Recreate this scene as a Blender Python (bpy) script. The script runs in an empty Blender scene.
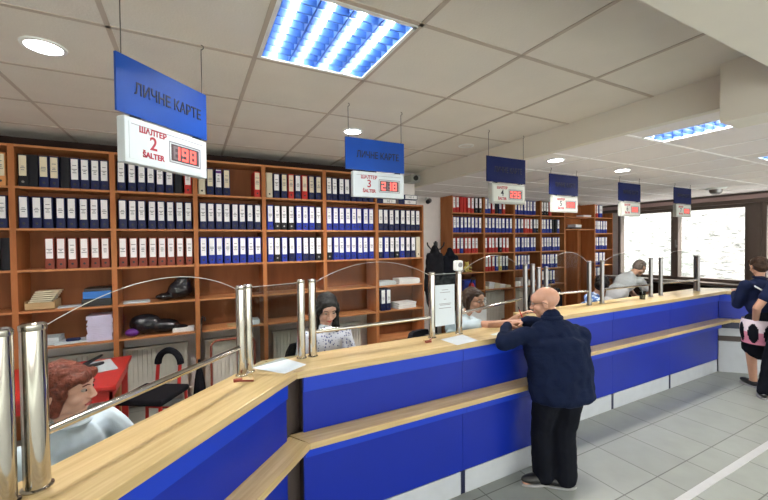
import bpy, bmesh, math, random
from mathutils import Vector as V, Matrix, noise
R = random.Random(7)
PI = math.pi
COL = bpy.context.scene.collection

# ------------------------------------------------------------------ materials
def new_mat(name):
    m = bpy.data.materials.new(name); m.use_nodes = True
    nt = m.node_tree
    return m, nt, nt.nodes['Principled BSDF']

def mat(name, col, rough=.5, metal=0., spec=.5, var=0., scale=8., bump=0., bscale=60., sheen=0., emit=0., coat=0.):
    m, nt, b = new_mat(name)
    c = (*col, 1)
    b.inputs['Base Color'].default_value = c
    b.inputs['Roughness'].default_value = rough
    b.inputs['Metallic'].default_value = metal
    b.inputs['Specular IOR Level'].default_value = spec
    b.inputs['Coat Weight'].default_value = coat
    if sheen: b.inputs['Sheen Weight'].default_value = sheen
    if emit:
        b.inputs['Emission Color'].default_value = c
        b.inputs['Emission Strength'].default_value = emit
    tc = nt.nodes.new('ShaderNodeTexCoord')
    if var or True:
        v = var or .04
        n = nt.nodes.new('ShaderNodeTexNoise'); n.inputs['Scale'].default_value = scale
        n.inputs['Detail'].default_value = 4
        r = nt.nodes.new('ShaderNodeValToRGB')
        r.color_ramp.elements[0].position = .3; r.color_ramp.elements[1].position = .7
        r.color_ramp.elements[0].color = (*[max(0, x*(1-v)) for x in col], 1)
        r.color_ramp.elements[1].color = (*[min(1, x*(1+v)) for x in col], 1)
        nt.links.new(tc.outputs['Object'], n.inputs['Vector'])
        nt.links.new(n.outputs['Fac'], r.inputs['Fac'])
        nt.links.new(r.outputs['Color'], b.inputs['Base Color'])
    if bump:
        n2 = nt.nodes.new('ShaderNodeTexNoise'); n2.inputs['Scale'].default_value = bscale
        n2.inputs['Detail'].default_value = 3
        bp = nt.nodes.new('ShaderNodeBump'); bp.inputs['Strength'].default_value = bump
        bp.inputs['Distance'].default_value = .01
        nt.links.new(tc.outputs['Object'], n2.inputs['Vector'])
        nt.links.new(n2.outputs['Fac'], bp.inputs['Height'])
        nt.links.new(bp.outputs['Normal'], b.inputs['Normal'])
    return m

def wood(name, c1, c2, rough=.4, stretch=(1, 1, 12), scale=3., rot=0., spec=.5):
    m, nt, b = new_mat(name)
    tc = nt.nodes.new('ShaderNodeTexCoord'); mp = nt.nodes.new('ShaderNodeMapping')
    mp.inputs['Scale'].default_value = stretch
    mp.inputs['Rotation'].default_value = (0, 0, rot)
    if rot:
        mp.vector_type = 'TEXTURE'; mp.inputs['Scale'].default_value = tuple(1/s for s in stretch)
    n = nt.nodes.new('ShaderNodeTexNoise'); n.inputs['Scale'].default_value = scale
    n.inputs['Detail'].default_value = 5; n.inputs['Distortion'].default_value = .6
    r = nt.nodes.new('ShaderNodeValToRGB')
    r.color_ramp.elements[0].position = .32; r.color_ramp.elements[1].position = .68
    r.color_ramp.elements[0].color = (*c1, 1); r.color_ramp.elements[1].color = (*c2, 1)
    nt.links.new(tc.outputs['Object'], mp.inputs['Vector']); nt.links.new(mp.outputs['Vector'], n.inputs['Vector'])
    nt.links.new(n.outputs['Fac'], r.inputs['Fac']); nt.links.new(r.outputs['Color'], b.inputs['Base Color'])
    b.inputs['Roughness'].default_value = rough; b.inputs['Specular IOR Level'].default_value = spec
    return m

def glass_mat(name, tint=(.93, .96, .95), refl=1.0, ior=1.5):
    m = bpy.data.materials.new(name); m.use_nodes = True
    nt = m.node_tree
    for n in list(nt.nodes): nt.nodes.remove(n)
    o = nt.nodes.new('ShaderNodeOutputMaterial'); mx = nt.nodes.new('ShaderNodeMixShader')
    t = nt.nodes.new('ShaderNodeBsdfTransparent'); g = nt.nodes.new('ShaderNodeBsdfGlossy')
    f = nt.nodes.new('ShaderNodeFresnel'); f.inputs['IOR'].default_value = ior
    t.inputs['Color'].default_value = (*tint, 1); g.inputs['Roughness'].default_value = .01
    g.inputs['Color'].default_value = (refl, refl, refl, 1)
    ge = nt.nodes.new('ShaderNodeNewGeometry'); iv = nt.nodes.new('ShaderNodeMath'); iv.operation = 'SUBTRACT'; iv.inputs[0].default_value = 1
    mu = nt.nodes.new('ShaderNodeMath'); mu.operation = 'MULTIPLY'
    nt.links.new(ge.outputs['Backfacing'], iv.inputs[1]); nt.links.new(iv.outputs[0], mu.inputs[0]); nt.links.new(f.outputs[0], mu.inputs[1])
    nt.links.new(mu.outputs[0], mx.inputs[0]); nt.links.new(t.outputs[0], mx.inputs[1]); nt.links.new(g.outputs[0], mx.inputs[2])
    nt.links.new(mx.outputs[0], o.inputs[0])
    return m

def emis(name, col, s):
    m = bpy.data.materials.new(name); m.use_nodes = True
    nt = m.node_tree
    for n in list(nt.nodes): nt.nodes.remove(n)
    o = nt.nodes.new('ShaderNodeOutputMaterial'); e = nt.nodes.new('ShaderNodeEmission')
    e.inputs[0].default_value = (*col, 1); e.inputs[1].default_value = s
    nt.links.new(e.outputs[0], o.inputs[0])
    return m

def tile_floor():
    m, nt, b = new_mat('floor_tiles')
    tc = nt.nodes.new('ShaderNodeTexCoord'); mp = nt.nodes.new('ShaderNodeMapping')
    mp.inputs['Location'].default_value = (-4.187, -2.09, 0)
    br = nt.nodes.new('ShaderNodeTexBrick'); br.offset = 0; br.squash = 1
    br.inputs['Scale'].default_value = 1; br.inputs['Mortar Size'].default_value = .0045
    br.inputs['Mortar Smooth'].default_value = .1; br.inputs['Bias'].default_value = 0
    br.inputs['Brick Width'].default_value = .452; br.inputs['Row Height'].default_value = .492
    br.inputs['Color1'].default_value = (.265, .285, .255, 1); br.inputs['Color2'].default_value = (.29, .31, .275, 1)
    br.inputs['Mortar'].default_value = (.10, .105, .09, 1)
    n = nt.nodes.new('ShaderNodeTexNoise'); n.inputs['Scale'].default_value = 5; n.inputs['Detail'].default_value = 6
    mx = nt.nodes.new('ShaderNodeMixRGB'); mx.blend_type = 'MULTIPLY'; mx.inputs[0].default_value = .35
    rp = nt.nodes.new('ShaderNodeValToRGB'); rp.color_ramp.elements[0].color = (.7, .7, .7, 1); rp.color_ramp.elements[0].position = .3
    rp.color_ramp.elements[1].position = .65
    nt.links.new(tc.outputs['Object'], mp.inputs[0]); nt.links.new(mp.outputs[0], br.inputs['Vector'])
    nt.links.new(tc.outputs['Object'], n.inputs['Vector']); nt.links.new(n.outputs['Fac'], rp.inputs[0])
    nt.links.new(br.outputs['Color'], mx.inputs[1]); nt.links.new(rp.outputs[0], mx.inputs[2])
    nt.links.new(mx.outputs[0], b.inputs['Base Color'])
    b.inputs['Roughness'].default_value = .32
    return m

def stone_wall():
    m, nt, b = new_mat('pale_stone')
    tc = nt.nodes.new('ShaderNodeTexCoord'); mp = nt.nodes.new('ShaderNodeMapping')
    mp.inputs['Scale'].default_value = (1, 1.2, 5)
    n = nt.nodes.new('ShaderNodeTexNoise'); n.inputs['Scale'].default_value = 3.2; n.inputs['Detail'].default_value = 8
    n.inputs['Roughness'].default_value = .75
    r = nt.nodes.new('ShaderNodeValToRGB')
    r.color_ramp.elements[0].position = .36; r.color_ramp.elements[1].position = .56
    r.color_ramp.elements[0].color = (.10, .105, .10, 1); r.color_ramp.elements[1].color = (.50, .50, .50, 1)
    nt.links.new(tc.outputs['Object'], mp.inputs[0]); nt.links.new(mp.outputs[0], n.inputs['Vector'])
    nt.links.new(n.outputs['Fac'], r.inputs[0]); nt.links.new(r.outputs[0], b.inputs['Base Color'])
    b.inputs['Roughness'].default_value = .9
    return m

M = {}
M['floor'] = tile_floor()
M['ceil'] = mat('ceiling_tile', (.70, .655, .585), .9, var=.03, scale=3, bump=.15, bscale=90)
M['ceil_low'] = mat('ceiling_tile_white', (.78, .74, .73), .9, var=.02, scale=3)
M['grid'] = mat('ceiling_bar_beige', (.48, .41, .34), .6)  # darker than the tiles, with the groove shadow put into the colour
M['grid_low'] = mat('ceiling_bar_white', (.95, .93, .93), .4)
M['wall'] = mat('wall_paint', (.80, .75, .73), .85, var=.03)
M['beam'] = mat('beam_paint', (.70, .66, .57), .85, var=.02, scale=4)
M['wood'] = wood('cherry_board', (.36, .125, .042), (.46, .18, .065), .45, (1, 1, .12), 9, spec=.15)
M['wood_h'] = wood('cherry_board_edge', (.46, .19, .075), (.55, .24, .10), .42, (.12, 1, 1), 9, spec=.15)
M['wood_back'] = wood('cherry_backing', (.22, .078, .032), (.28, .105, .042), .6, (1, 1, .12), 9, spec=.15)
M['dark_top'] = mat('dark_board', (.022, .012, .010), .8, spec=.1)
M['beech_a'] = wood('pale_oak_diagonal', (.43, .305, .132), (.56, .425, .215), .30, (.9, 14, 14), 3, PI/4)
M['beech'] = wood('pale_oak', (.43, .305, .132), (.56, .425, .215), .30, (.9, 14, 14), 3)
M['blue'] = mat('blue_laminate', (.003, .019, .30), .36, spec=.35, var=.05, scale=2)
M['blue_strip'] = mat('blue_laminate_strip', (.006, .040, .46), .36, spec=.35, var=.04, scale=2)
M['navy'] = mat('navy_side_board', (.012, .016, .05), .5)
M['carc'] = mat('dark_carcass', (.055, .04, .035), .6)
M['plinth'] = mat('grey_plinth', (.47, .50, .53), .35, var=.05)
M['chrome'] = mat('polished_steel', (.50, .47, .42), .10, 1., var=.02)
M['steel'] = mat('brushed_steel', (.24, .235, .235), .3, 1., var=.05)
M['glass'] = glass_mat('clear_glass', (.93, .95, .94), .14)
M['smoked'] = glass_mat('smoked_glass', (.70, .73, .72), .16, ior=1.6)
M['edge'] = mat('glass_edge', (.55, .56, .52), .15, emit=0)
M['white'] = mat('white_plastic', (.78, .80, .78), .45)
M['paper'] = mat('paper', (.60, .66, .70), .7, var=.02)
M['label'] = mat('label_paper', (.86, .85, .85), .7, spec=.2, var=.03)
M['cream'] = mat('cream_paper', (.74, .66, .48), .7, var=.05)
M['ink'] = mat('grey_ink', (.22, .22, .24), .7)
M['lilac'] = mat('lilac_paper', (.66, .62, .82), .7, var=.06)
M['black'] = mat('black_plastic', (.012, .012, .014), .4)
M['bag'] = mat('black_bag', (.012, .011, .015), .22, bump=.8, bscale=14)
M['red'] = mat('red_paint', (.52, .025, .02), .4)
M['redc'] = mat('red_binder_board', (.50, .03, .025), .5, spec=.2)
M['brick'] = mat('brick_red_board', (.24, .055, .035), .5, spec=.2)
M['navyb'] = mat('navy_binder_board', (.012, .017, .075), .45, spec=.2)
M['blueb'] = mat('blue_binder_board', (.018, .035, .30), .45, spec=.2)
M['blackb'] = mat('black_binder_board', (.01, .01, .014), .45, spec=.2)
M['creamb'] = mat('cream_binder_board', (.62, .56, .42), .5)
M['orangeb'] = mat('orange_binder_board', (.60, .25, .06), .5)
M['yellowb'] = mat('yellow_binder_board', (.65, .50, .10), .5)
M['rad'] = mat('radiator_enamel', (.66, .63, .56), .4)
M['wire'] = mat('dull_wire', (.10, .09, .08), .5, .5)
M['frame'] = mat('brown_window_frame', (.105, .078, .066), .4)
M['rail'] = mat('pink_brown_rail', (.36, .25, .24), .5)
M['stone'] = stone_wall()
M['paving'] = mat('pale_bounce_paving', (.75, .73, .70), .9)  # unseen ground, made pale to bounce sunlight up to the low ceiling
M['sign'] = mat('blue_sign', (.008, .058, .31), .3, spec=.3, var=.12, scale=4)
M['sign_dark'] = mat('dark_blue_sign', (.005, .010, .065), .6, spec=.15, var=.1, scale=4)
M['sign_ink'] = mat('navy_lettering', (.004, .005, .022), .5)
M['maroon'] = mat('maroon_lettering', (.36, .02, .04), .5)
M['boxw'] = mat('sign_box_white', (.56, .62, .64), .4)
M['boxg'] = mat('sign_box_grey', (.33, .34, .31), .4)
M['facel'] = mat('sign_face_pale', (.50, .52, .48), .4)
M['led'] = emis('red_led', (1.0, .12, .10), 1.5)
M['ledoff'] = mat('led_off', (.17, .14, .14), .4)
M['ledbg'] = mat('led_panel', (.07, .045, .05), .4)
M['lamp'] = emis('fluorescent_tube', (1.0, .97, .94), 60)
M['down'] = emis('downlight_lamp', (1.0, .95, 1.0), 30)
M['louver'] = mat('louver_mirror', (.022, .065, .20), .35, .2, var=.1)
M['troffer'] = mat('troffer_blue_white', (.05, .12, .30), .3, .3)
M['cream_metal'] = mat('cream_metal', (.7, .68, .62), .3)
M['skin_p'] = mat('skin_pink', (.60, .34, .26), .5, var=.06, scale=14)
M['skin_t'] = mat('skin_tan', (.50, .27, .18), .5, var=.06, scale=14)
M['lips'] = mat('lips', (.42, .08, .08), .4)
M['eye'] = mat('eye_white', (.38, .32, .30), .3)
M['iris'] = mat('iris_dark', (.03, .02, .015), .2)
M['hair_k'] = mat('black_hair', (.010, .008, .008), .38, spec=.15, var=.4, scale=30, bump=.8, bscale=70)
M['hair_b'] = mat('brown_hair', (.045, .025, .016), .45, spec=.15, var=.4, scale=30, bump=.8, bscale=70)
M['hair_r'] = mat('auburn_hair', (.15, .04, .025), .45, spec=.15, var=.45, scale=40, bump=.8, bscale=80)
M['hair_g'] = mat('grey_brown_hair', (.13, .10, .085), .6, var=.3, scale=40, bump=.8, bscale=80)
M['shirt_w'] = mat('white_shirt', (.46, .56, .61), .8, var=.04, bump=.2, bscale=20)
M['shirt_g'] = mat('grey_shirt', (.42, .43, .44), .85, var=.05, bump=.2, bscale=20)
M['fleece'] = mat('navy_fleece', (.007, .012, .034), .95, spec=.1, var=.15, bump=.3, bscale=90)
M['trous'] = mat('black_trousers', (.006, .007, .011), .9, spec=.1, var=.2)
M['navy_top'] = mat('navy_cotton', (.010, .016, .05), .9, spec=.15, var=.1)
M['shoe'] = mat('black_shoe', (.01, .01, .01), .35)
M['sole'] = mat('shoe_sole', (.3, .3, .3), .7)
M['fabric'] = mat('black_fabric', (.009, .009, .012), .9, spec=.15)
M['blue_box'] = mat('blue_card', (.02, .16, .52), .5)
M['card'] = mat('cardboard', (.50, .34, .17), .8)
M['purple'] = mat('purple_bag', (.12, .02, .22), .4)
M['strip'] = mat('floor_strip_metal', (.62, .63, .62), .3, .4)

def spotted(name, base, spot, scale, thr=.36, vor=True):
    m, nt, b = new_mat(name)
    tc = nt.nodes.new('ShaderNodeTexCoord')
    v = nt.nodes.new('ShaderNodeTexVoronoi' if vor else 'ShaderNodeTexNoise'); v.inputs['Scale'].default_value = scale
    r = nt.nodes.new('ShaderNodeValToRGB'); r.color_ramp.interpolation = 'CONSTANT'
    r.color_ramp.elements[0].color = (*spot, 1); r.color_ramp.elements[1].position = thr; r.color_ramp.elements[1].color = (*base, 1)
    nt.links.new(tc.outputs['Object'], v.inputs['Vector'])
    nt.links.new(v.outputs['Distance' if vor else 'Fac'], r.inputs[0]); nt.links.new(r.outputs[0], b.inputs['Base Color'])
    b.inputs['Roughness'].default_value = .85
    return m
M['shirt_print'] = spotted('white_navy_print', (.60, .64, .72), (.12, .15, .30), 44, .30)
M['floral'] = spotted('blue_floral', (.10, .20, .50), (.55, .65, .80), 16, .45, False)

# ------------------------------------------------------------------ mesh helpers
class MB:
    def __init__(s): s.v = []; s.f = []; s.mi = []
    def add(s, vs, fs, mi=0):
        o = len(s.v); s.v += [tuple(p) for p in vs]
        s.f += [tuple(i+o for i in f) for f in fs]; s.mi += [mi]*len(fs); return s
    def box(s, x0, x1, y0, y1, z0, z1, mi=0, T=None):
        vs = [V((x, y, z)) for x in (x0, x1) for y in (y0, y1) for z in (z0, z1)]
        if T is not None: vs = [T @ p for p in vs]
        return s.add(vs, [(0, 1, 3, 2), (4, 6, 7, 5), (0, 4, 5, 1), (2, 3, 7, 6), (0, 2, 6, 4), (1, 5, 7, 3)], mi)
    def prism(s, pts, z0, z1, mi=0):
        n = len(pts)
        a = sum(pts[i][0]*pts[(i+1) % n][1]-pts[(i+1) % n][0]*pts[i][1] for i in range(n))
        if a < 0: pts = pts[::-1]
        vs = [(x, y, z0) for x, y in pts]+[(x, y, z1) for x, y in pts]
        fs = [tuple(range(n))[::-1], tuple(range(n, 2*n))]+[(i, (i+1) % n, (i+1) % n+n, i+n) for i in range(n)]
        return s.add(vs, fs, mi)
    def tube(s, p0, p1, r0, r1=None, n=12, mi=0, caps=True):
        r1 = r0 if r1 is None else r1
        p0 = V(p0); p1 = V(p1); d = (p1-p0).normalized()
        a = d.orthogonal().normalized(); b = d.cross(a)
        vs = []
        for p, r in ((p0, r0), (p1, r1)):
            for i in range(n):
                t = 2*PI*i/n; vs.append(p+a*(r*math.cos(t))+b*(r*math.sin(t)))
        fs = [(i, (i+1) % n, (i+1) % n+n, i+n) for i in range(n)]
        if caps: fs += [tuple(range(n))[::-1], tuple(range(n, 2*n))]
        return s.add(vs, fs, mi)
    def path(s, pts, r, n=8, mi=0):
        pts = [V(p) for p in pts]; rings = []; vs = []
        prev = None
        for i, p in enumerate(pts):
            d = (pts[min(i+1, len(pts)-1)]-pts[max(i-1, 0)]).normalized()
            a = d.orthogonal().normalized() if prev is None else (prev-d*prev.dot(d)).normalized()
            prev = a; b = d.cross(a)
            vs += [p+a*(r*math.cos(2*PI*k/n))+b*(r*math.sin(2*PI*k/n)) for k in range(n)]
        fs = []
        for i in range(len(pts)-1):
            for k in range(n):
                fs.append((i*n+k, i*n+(k+1) % n, (i+1)*n+(k+1) % n, (i+1)*n+k))
        fs += [tuple(range(n))[::-1], tuple(range((len(pts)-1)*n, len(pts)*n))]
        return s.add(vs, fs, mi)
    def lathe(s, prof, c=(0, 0, 0), n=24, mi=0):
        vs = []; fs = []
        for r, z in prof:
            vs += [(c[0]+r*math.cos(2*PI*k/n), c[1]+r*math.sin(2*PI*k/n), c[2]+z) for k in range(n)]
        for i in range(len(prof)-1):
            for k in range(n): fs.append((i*n+k, i*n+(k+1) % n, (i+1)*n+(k+1) % n, (i+1)*n+k))
        return s.add(vs, fs, mi)
    def ell(s, c, r, rot=None, n=16, m=10, mi=0):
        c = V(c); vs = []; fs = []
        for i in range(m+1):
            th = PI*i/m
            for k in range(n):
                p = V((r[0]*math.sin(th)*math.cos(2*PI*k/n), r[1]*math.sin(th)*math.sin(2*PI*k/n), r[2]*math.cos(th)))
                if rot is not None: p = rot @ p
                vs.append(c+p)
        for i in range(m):
            for k in range(n): fs.append((i*n+k, (i+1)*n+k, (i+1)*n+(k+1) % n, i*n+(k+1) % n))
        return s.add(vs, fs, mi)
    def cap(s, p0, p1, r0, r1, n=12, m=4):
        p0 = V(p0); p1 = V(p1); d = p1-p0
        d = d.normalized() if d.length > 1e-6 else V((0, 0, 1))
        a = d.orthogonal().normalized(); b = d.cross(a); rows = []
        for i in range(m+1):
            t = -PI/2+PI/2*i/m; rows.append((p0+d*(r0*math.sin(t)), max(r0*math.cos(t), 1e-5)))
        for i in range(m+1):
            t = PI/2*i/m; rows.append((p1+d*(r1*math.sin(t)), max(r1*math.cos(t), 1e-5)))
        vs = []; fs = []
        for c, r in rows: vs += [c+a*(r*math.cos(2*PI*k/n))+b*(r*math.sin(2*PI*k/n)) for k in range(n)]
        for i in range(len(rows)-1):
            for k in range(n): fs.append((i*n+k, i*n+(k+1) % n, (i+1)*n+(k+1) % n, (i+1)*n+k))
        return s.add(vs, fs)
    def build(s, name, mats, parent=None, smooth=False, bevel=0., merge=False):
        me = bpy.data.meshes.new(name); me.from_pydata([tuple(p) for p in s.v], [], s.f)
        if not isinstance(mats, (list, tuple)): mats = [mats]
        for m in mats: me.materials.append(M[m] if isinstance(m, str) else m)
        for p, i in zip(me.polygons, s.mi): p.material_index = i
        if merge or smooth:
            bm = bmesh.new(); bm.from_mesh(me); bmesh.ops.remove_doubles(bm, verts=bm.verts, dist=1e-5)
            bmesh.ops.recalc_face_normals(bm, faces=bm.faces); bm.to_mesh(me); bm.free()
        if smooth:
            for p in me.polygons: p.use_smooth = True
            if smooth != 'all':
                try: me.set_sharp_from_angle(angle=math.radians(40))
                except Exception: pass
        me.update()
        o = bpy.data.objects.new(name, me); COL.objects.link(o)
        if bevel:
            b = o.modifiers.new('bevel', 'BEVEL'); b.width = bevel; b.segments = 2; b.limit_method = 'ANGLE'
        if parent: par(o, parent)
        return o

def root_mat(o):
    m = o.get('_m')
    if o.type == 'EMPTY': return Matrix.LocRotScale(o.location, o.rotation_euler, None)
    return Matrix.Identity(4)
def par(o, p, local=False):
    """child meshes are written in world coordinates unless local."""
    o.parent = p
    if not local and p.type == 'EMPTY': o.matrix_parent_inverse = root_mat(p).inverted()

def tag(o, label, cat, group=None, kind=None):
    o['label'] = label; o['category'] = cat
    if group: o['group'] = group
    if kind: o['kind'] = kind
    return o
def struct(o, label=None):
    o['kind'] = 'structure'
    if label: o['label'] = label
    return o
def thing(name, label, cat, loc=(0, 0, 0), rz=0., group=None):
    e = bpy.data.objects.new(name, None); COL.objects.link(e); e.empty_display_size = .1
    e.location = loc; e.rotation_euler = (0, 0, rz)
    return tag(e, label, cat, group)
KIDS = {}
def copy_tree(o, parent=None):
    c = o.copy(); COL.objects.link(c)
    if parent: c.parent = parent; c.matrix_parent_inverse = o.matrix_parent_inverse.copy()
    for ch in list(o.children): copy_tree(ch, c)
    return c

def text_mesh(name, s, size, T, m, parent, extrude=.001, xs=1., bold=0.):
    cu = bpy.data.curves.new(name, 'FONT'); cu.body = s; cu.size = size; cu.extrude = extrude
    cu.align_x = 'CENTER'; cu.align_y = 'CENTER'; cu.offset = bold
    o = bpy.data.objects.new(name, cu); COL.objects.link(o)
    dg = bpy.context.evaluated_depsgraph_get(); dg.update()
    me = bpy.data.meshes.new_from_object(o.evaluated_get(dg))
    bpy.data.objects.remove(o)
    me.transform(T @ Matrix.Diagonal((xs, 1, 1, 1)))
    me.materials.clear(); me.materials.append(M[m])
    n = bpy.data.objects.new(name, me); COL.objects.link(n); par(n, parent)
    return n

# ------------------------------------------------------------------ camera
rows = [(0.88694, 0.01894, -0.46150), (-0.46175, 0.01178, -0.88693), (-0.01136, 0.99975, 0.01919)]
import numpy as np
def cam_axes():
    f, cx, cy = 370., 384, 250
    X = np.array([1100-cx, -(235-cy), -f]); X /= np.linalg.norm(X)
    Y = np.array([190-cx, -(245-cy), -f]); Y /= np.linalg.norm(Y)
    s = X+Y; d = X-Y; s /= np.linalg.norm(s); d -= d.dot(s)*s; d /= np.linalg.norm(d)
    X = (s+d)/2**.5; Y = (s-d)/2**.5
    return X, Y, np.cross(X, Y)
A = cam_axes()
cam = bpy.data.cameras.new('camera'); co = bpy.data.objects.new('camera', cam); COL.objects.link(co)
co.matrix_world = Matrix([[*map(float, A[0]), 0], [*map(float, A[1]), 0], [*map(float, A[2]), 1.9], [0, 0, 0, 1]])
cam.sensor_width = 36; cam.lens = 36*370/768; cam.clip_start = .05; cam.clip_end = 100
bpy.context.scene.camera = co

# ------------------------------------------------------------------ room shell
HC, HL = 3.05, 2.83
struct(MB().box(-4, 10.2, -4.2, 6.5, -.1, 0).build('floor', 'floor'))
def holed(x0, x1, y0, y1, z0, z1, holes):
    b = MB(); xs = sorted({x0, x1, *[q for h in holes for q in h[:2]]}); ys = sorted({y0, y1, *[q for h in holes for q in h[2:]]})
    for a, c in zip(xs, xs[1:]):
        for d, e in zip(ys, ys[1:]):
            mx, my = (a+c)/2, (d+e)/2
            if not any(h[0] < mx < h[1] and h[2] < my < h[3] for h in holes): b.box(a, c, d, e, z0, z1)
    return b
H1 = [(.735, 2.03, .345), (-.735, -1.2, .345), (2.2, -1.2, .345), (-2.9, 2.0, .345)]
struct(holed(-4, 3.3, -4.2, 6.3, HC, HC+.1, [(x-h, x+h, y-h, y+h) for x, y, h in H1]).build('ceiling', 'ceil'), 'beige main ceiling of square tiles')
H2 = [(6.25, -1.0, .345, .345), (8.6, -2.6, .345, .345), (8.3, 1.2, .345, .345), (3.83, 1.56, .175, .35), (5.93, 1.45, .175, .35)]
struct(holed(3.38, 10.2, -4.2, 6.5, HL, HL+.1, [(x-h, x+h, y-v, y+v) for x, y, h, v in H2]).build('ceiling_low', 'ceil_low'), 'lower white tiled ceiling on the window side')
struct(MB().box(-4.1, 3.3, 5.22, 5.32, 0, 3.15).build('wall_back', 'wall'))
struct(MB().box(3.2, 3.3, 5.32, 6.4, 0, 3.15).build('wall_return', 'wall'))
struct(MB().box(3.2, 10.2, 6.3, 6.4, 0, 3.0).build('wall_back_right', 'wall'))
struct(MB().box(-4.1, -4, -4.2, 5.32, 0, 3.15).build('wall_left', 'wall'))
w = MB(); w.box(-4.1, 10.2, -4.3, -4.2, 0, .15); w.box(-4.1, 10.2, -4.3, -4.2, 2.75, 3.15)  # unseen glazed front, added to let fill light in from behind
struct(w.build('wall_front', 'wall'), 'low sill and lintel of the unseen glazed front added for fill light')
for n in range(7):
    a = -4.1+n*2.05; f = MB()
    f.box(a, a+.06, -4.28, -4.22, .15, 2.75); f.box(a+1.99, a+2.05, -4.28, -4.22, .15, 2.75); f.box(a+.06, a+1.99, -4.28, -4.22, .15, .21); f.box(a+.06, a+1.99, -4.28, -4.22, 2.69, 2.75)
    o = struct(f.build('window_%d' % (n+6), 'frame'), 'unseen window added behind the viewer for fill light')
    MB().box(a+.06, a+1.99, -4.252, -4.246, .21, 2.69).build('window_pane', 'glass', o)
struct(MB().box(3.3, 3.38, -4.2, 6.3, HL-.012, HC+.1).build('trim_1', 'beam'), 'side of the ceiling step')
struct(MB().box(3.10, 3.38, .3, 1.15, 2.665, HC).box(3.38, 7, .3, .75, 2.665, HL).build('trim_2', 'beam'), 'boxed end of a ceiling beam')
struct(MB().box(-4, 3.3, -.2, .8, 2.80, HC).build('trim_3', 'beam'), 'plastered ceiling beam')
# ceiling grid bars
g = MB()
for k in range(-6, 5):
    x = .367+.733*k
    if -4 < x < 3.29: g.box(x-.013, x+.013, -4.2, 5.22, HC-.004, HC+.01)
for k in range(-8, 6):
    y = 2.40+.748*k
    if y < 5.2: g.box(-4, 3.3, y-.013, y+.013, HC-.004, HC+.01)
struct(g.build('trim_4', 'grid'), 'grid bars of the beige ceiling')
g = MB()
for k in range(0, 9):
    x = 4.0+.733*k
    g.box(x-.012, x+.012, -4.2, 6.3, HL-.005, HL+.01)
for k in range(-8, 6):
    y = 1.92+.733*k
    g.box(3.38, 10, y-.012, y+.012, HL-.005, HL+.01)
struct(g.build('trim_5', 'grid_low'), 'white grid bars of the lower ceiling')
struct(MB().box(-3, 10, 1.34, 1.395, 0, .004).build('trim_6', 'strip'), 'metal strip set in the floor tiles')

# window wall at x = 10
w = MB()
w.box(10, 10.2, -4.2, 6.4, 0, .98); w.box(10, 10.2, -4.2, 6.4, 2.62, 3.0); w.box(10, 10.2, 5.78, 6.4, .98, 2.62)
struct(w.build('wall_right', 'wall'))
def window(n, y0, y1, handle=None):
    f = MB(); t = .07
    f.box(9.93, 10.1, y0, y0+t, .98, 2.62); f.box(9.93, 10.1, y1-t, y1, .98, 2.62)
    f.box(9.93, 10.1, y0+t, y1-t, .98, 1.05); f.box(9.93, 10.1, y0+t, y1-t, 2.55, 2.62)
    o = struct(f.build('window_%d' % n, 'frame'), 'brown framed window')
    MB().box(10.02, 10.028, y0+t, y1-t, 1.05, 2.55).build('window_pane', 'glass', o)
    if handle:
        MB().box(9.90, 9.93, handle-.015, handle+.015, 1.72, 1.78).box(9.885, 9.90, handle-.012, handle+.012, 1.74, 1.90).build('window_handle', 'steel', o, bevel=.003)
window(1, 4.50, 5.78); window(2, 3.20, 4.50, 4.46); window(3, 1.72, 3.02); window(4, .42, 1.72); window(5, -.88, .42)
w = MB(); w.box(9.9, 10.12, 3.02, 3.20, .9, 2.62)
struct(w.build('trim_7', 'frame'), 'brown pillar between the windows')
struct(MB().box(9.84, 10.0, -4.2, 6.3, 2.62, 2.70).box(9.88, 10, -4.2, 6.3, 2.76, 2.83).build('trim_8', 'frame'), 'dark brown boards over the windows')
struct(MB().box(9.8, 9.88, -4.2, 6.3, 2.695, 2.775).build('trim_9', 'rail'), 'pinkish brown curtain rail board')
struct(MB().box(9.62, 10.1, -4.2, 6.3, .93, .98).build('trim_10', 'frame'), 'dark window sill')
struct(MB().box(12.6, 12.9, -6, 10, -.1, 3.1).build('wall_outside', 'stone'), 'sunlit pale stone wall outside the windows')
struct(MB().box(10.2, 12.6, -6, 10, -.1, 0).build('ground', 'paving'), 'pale ground outside')
struct(MB().box(9.70, 9.95, 3.4, 5.7, .55, .88).build('trim_11', 'dark_top'), 'dark ledge under the windows')

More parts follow.
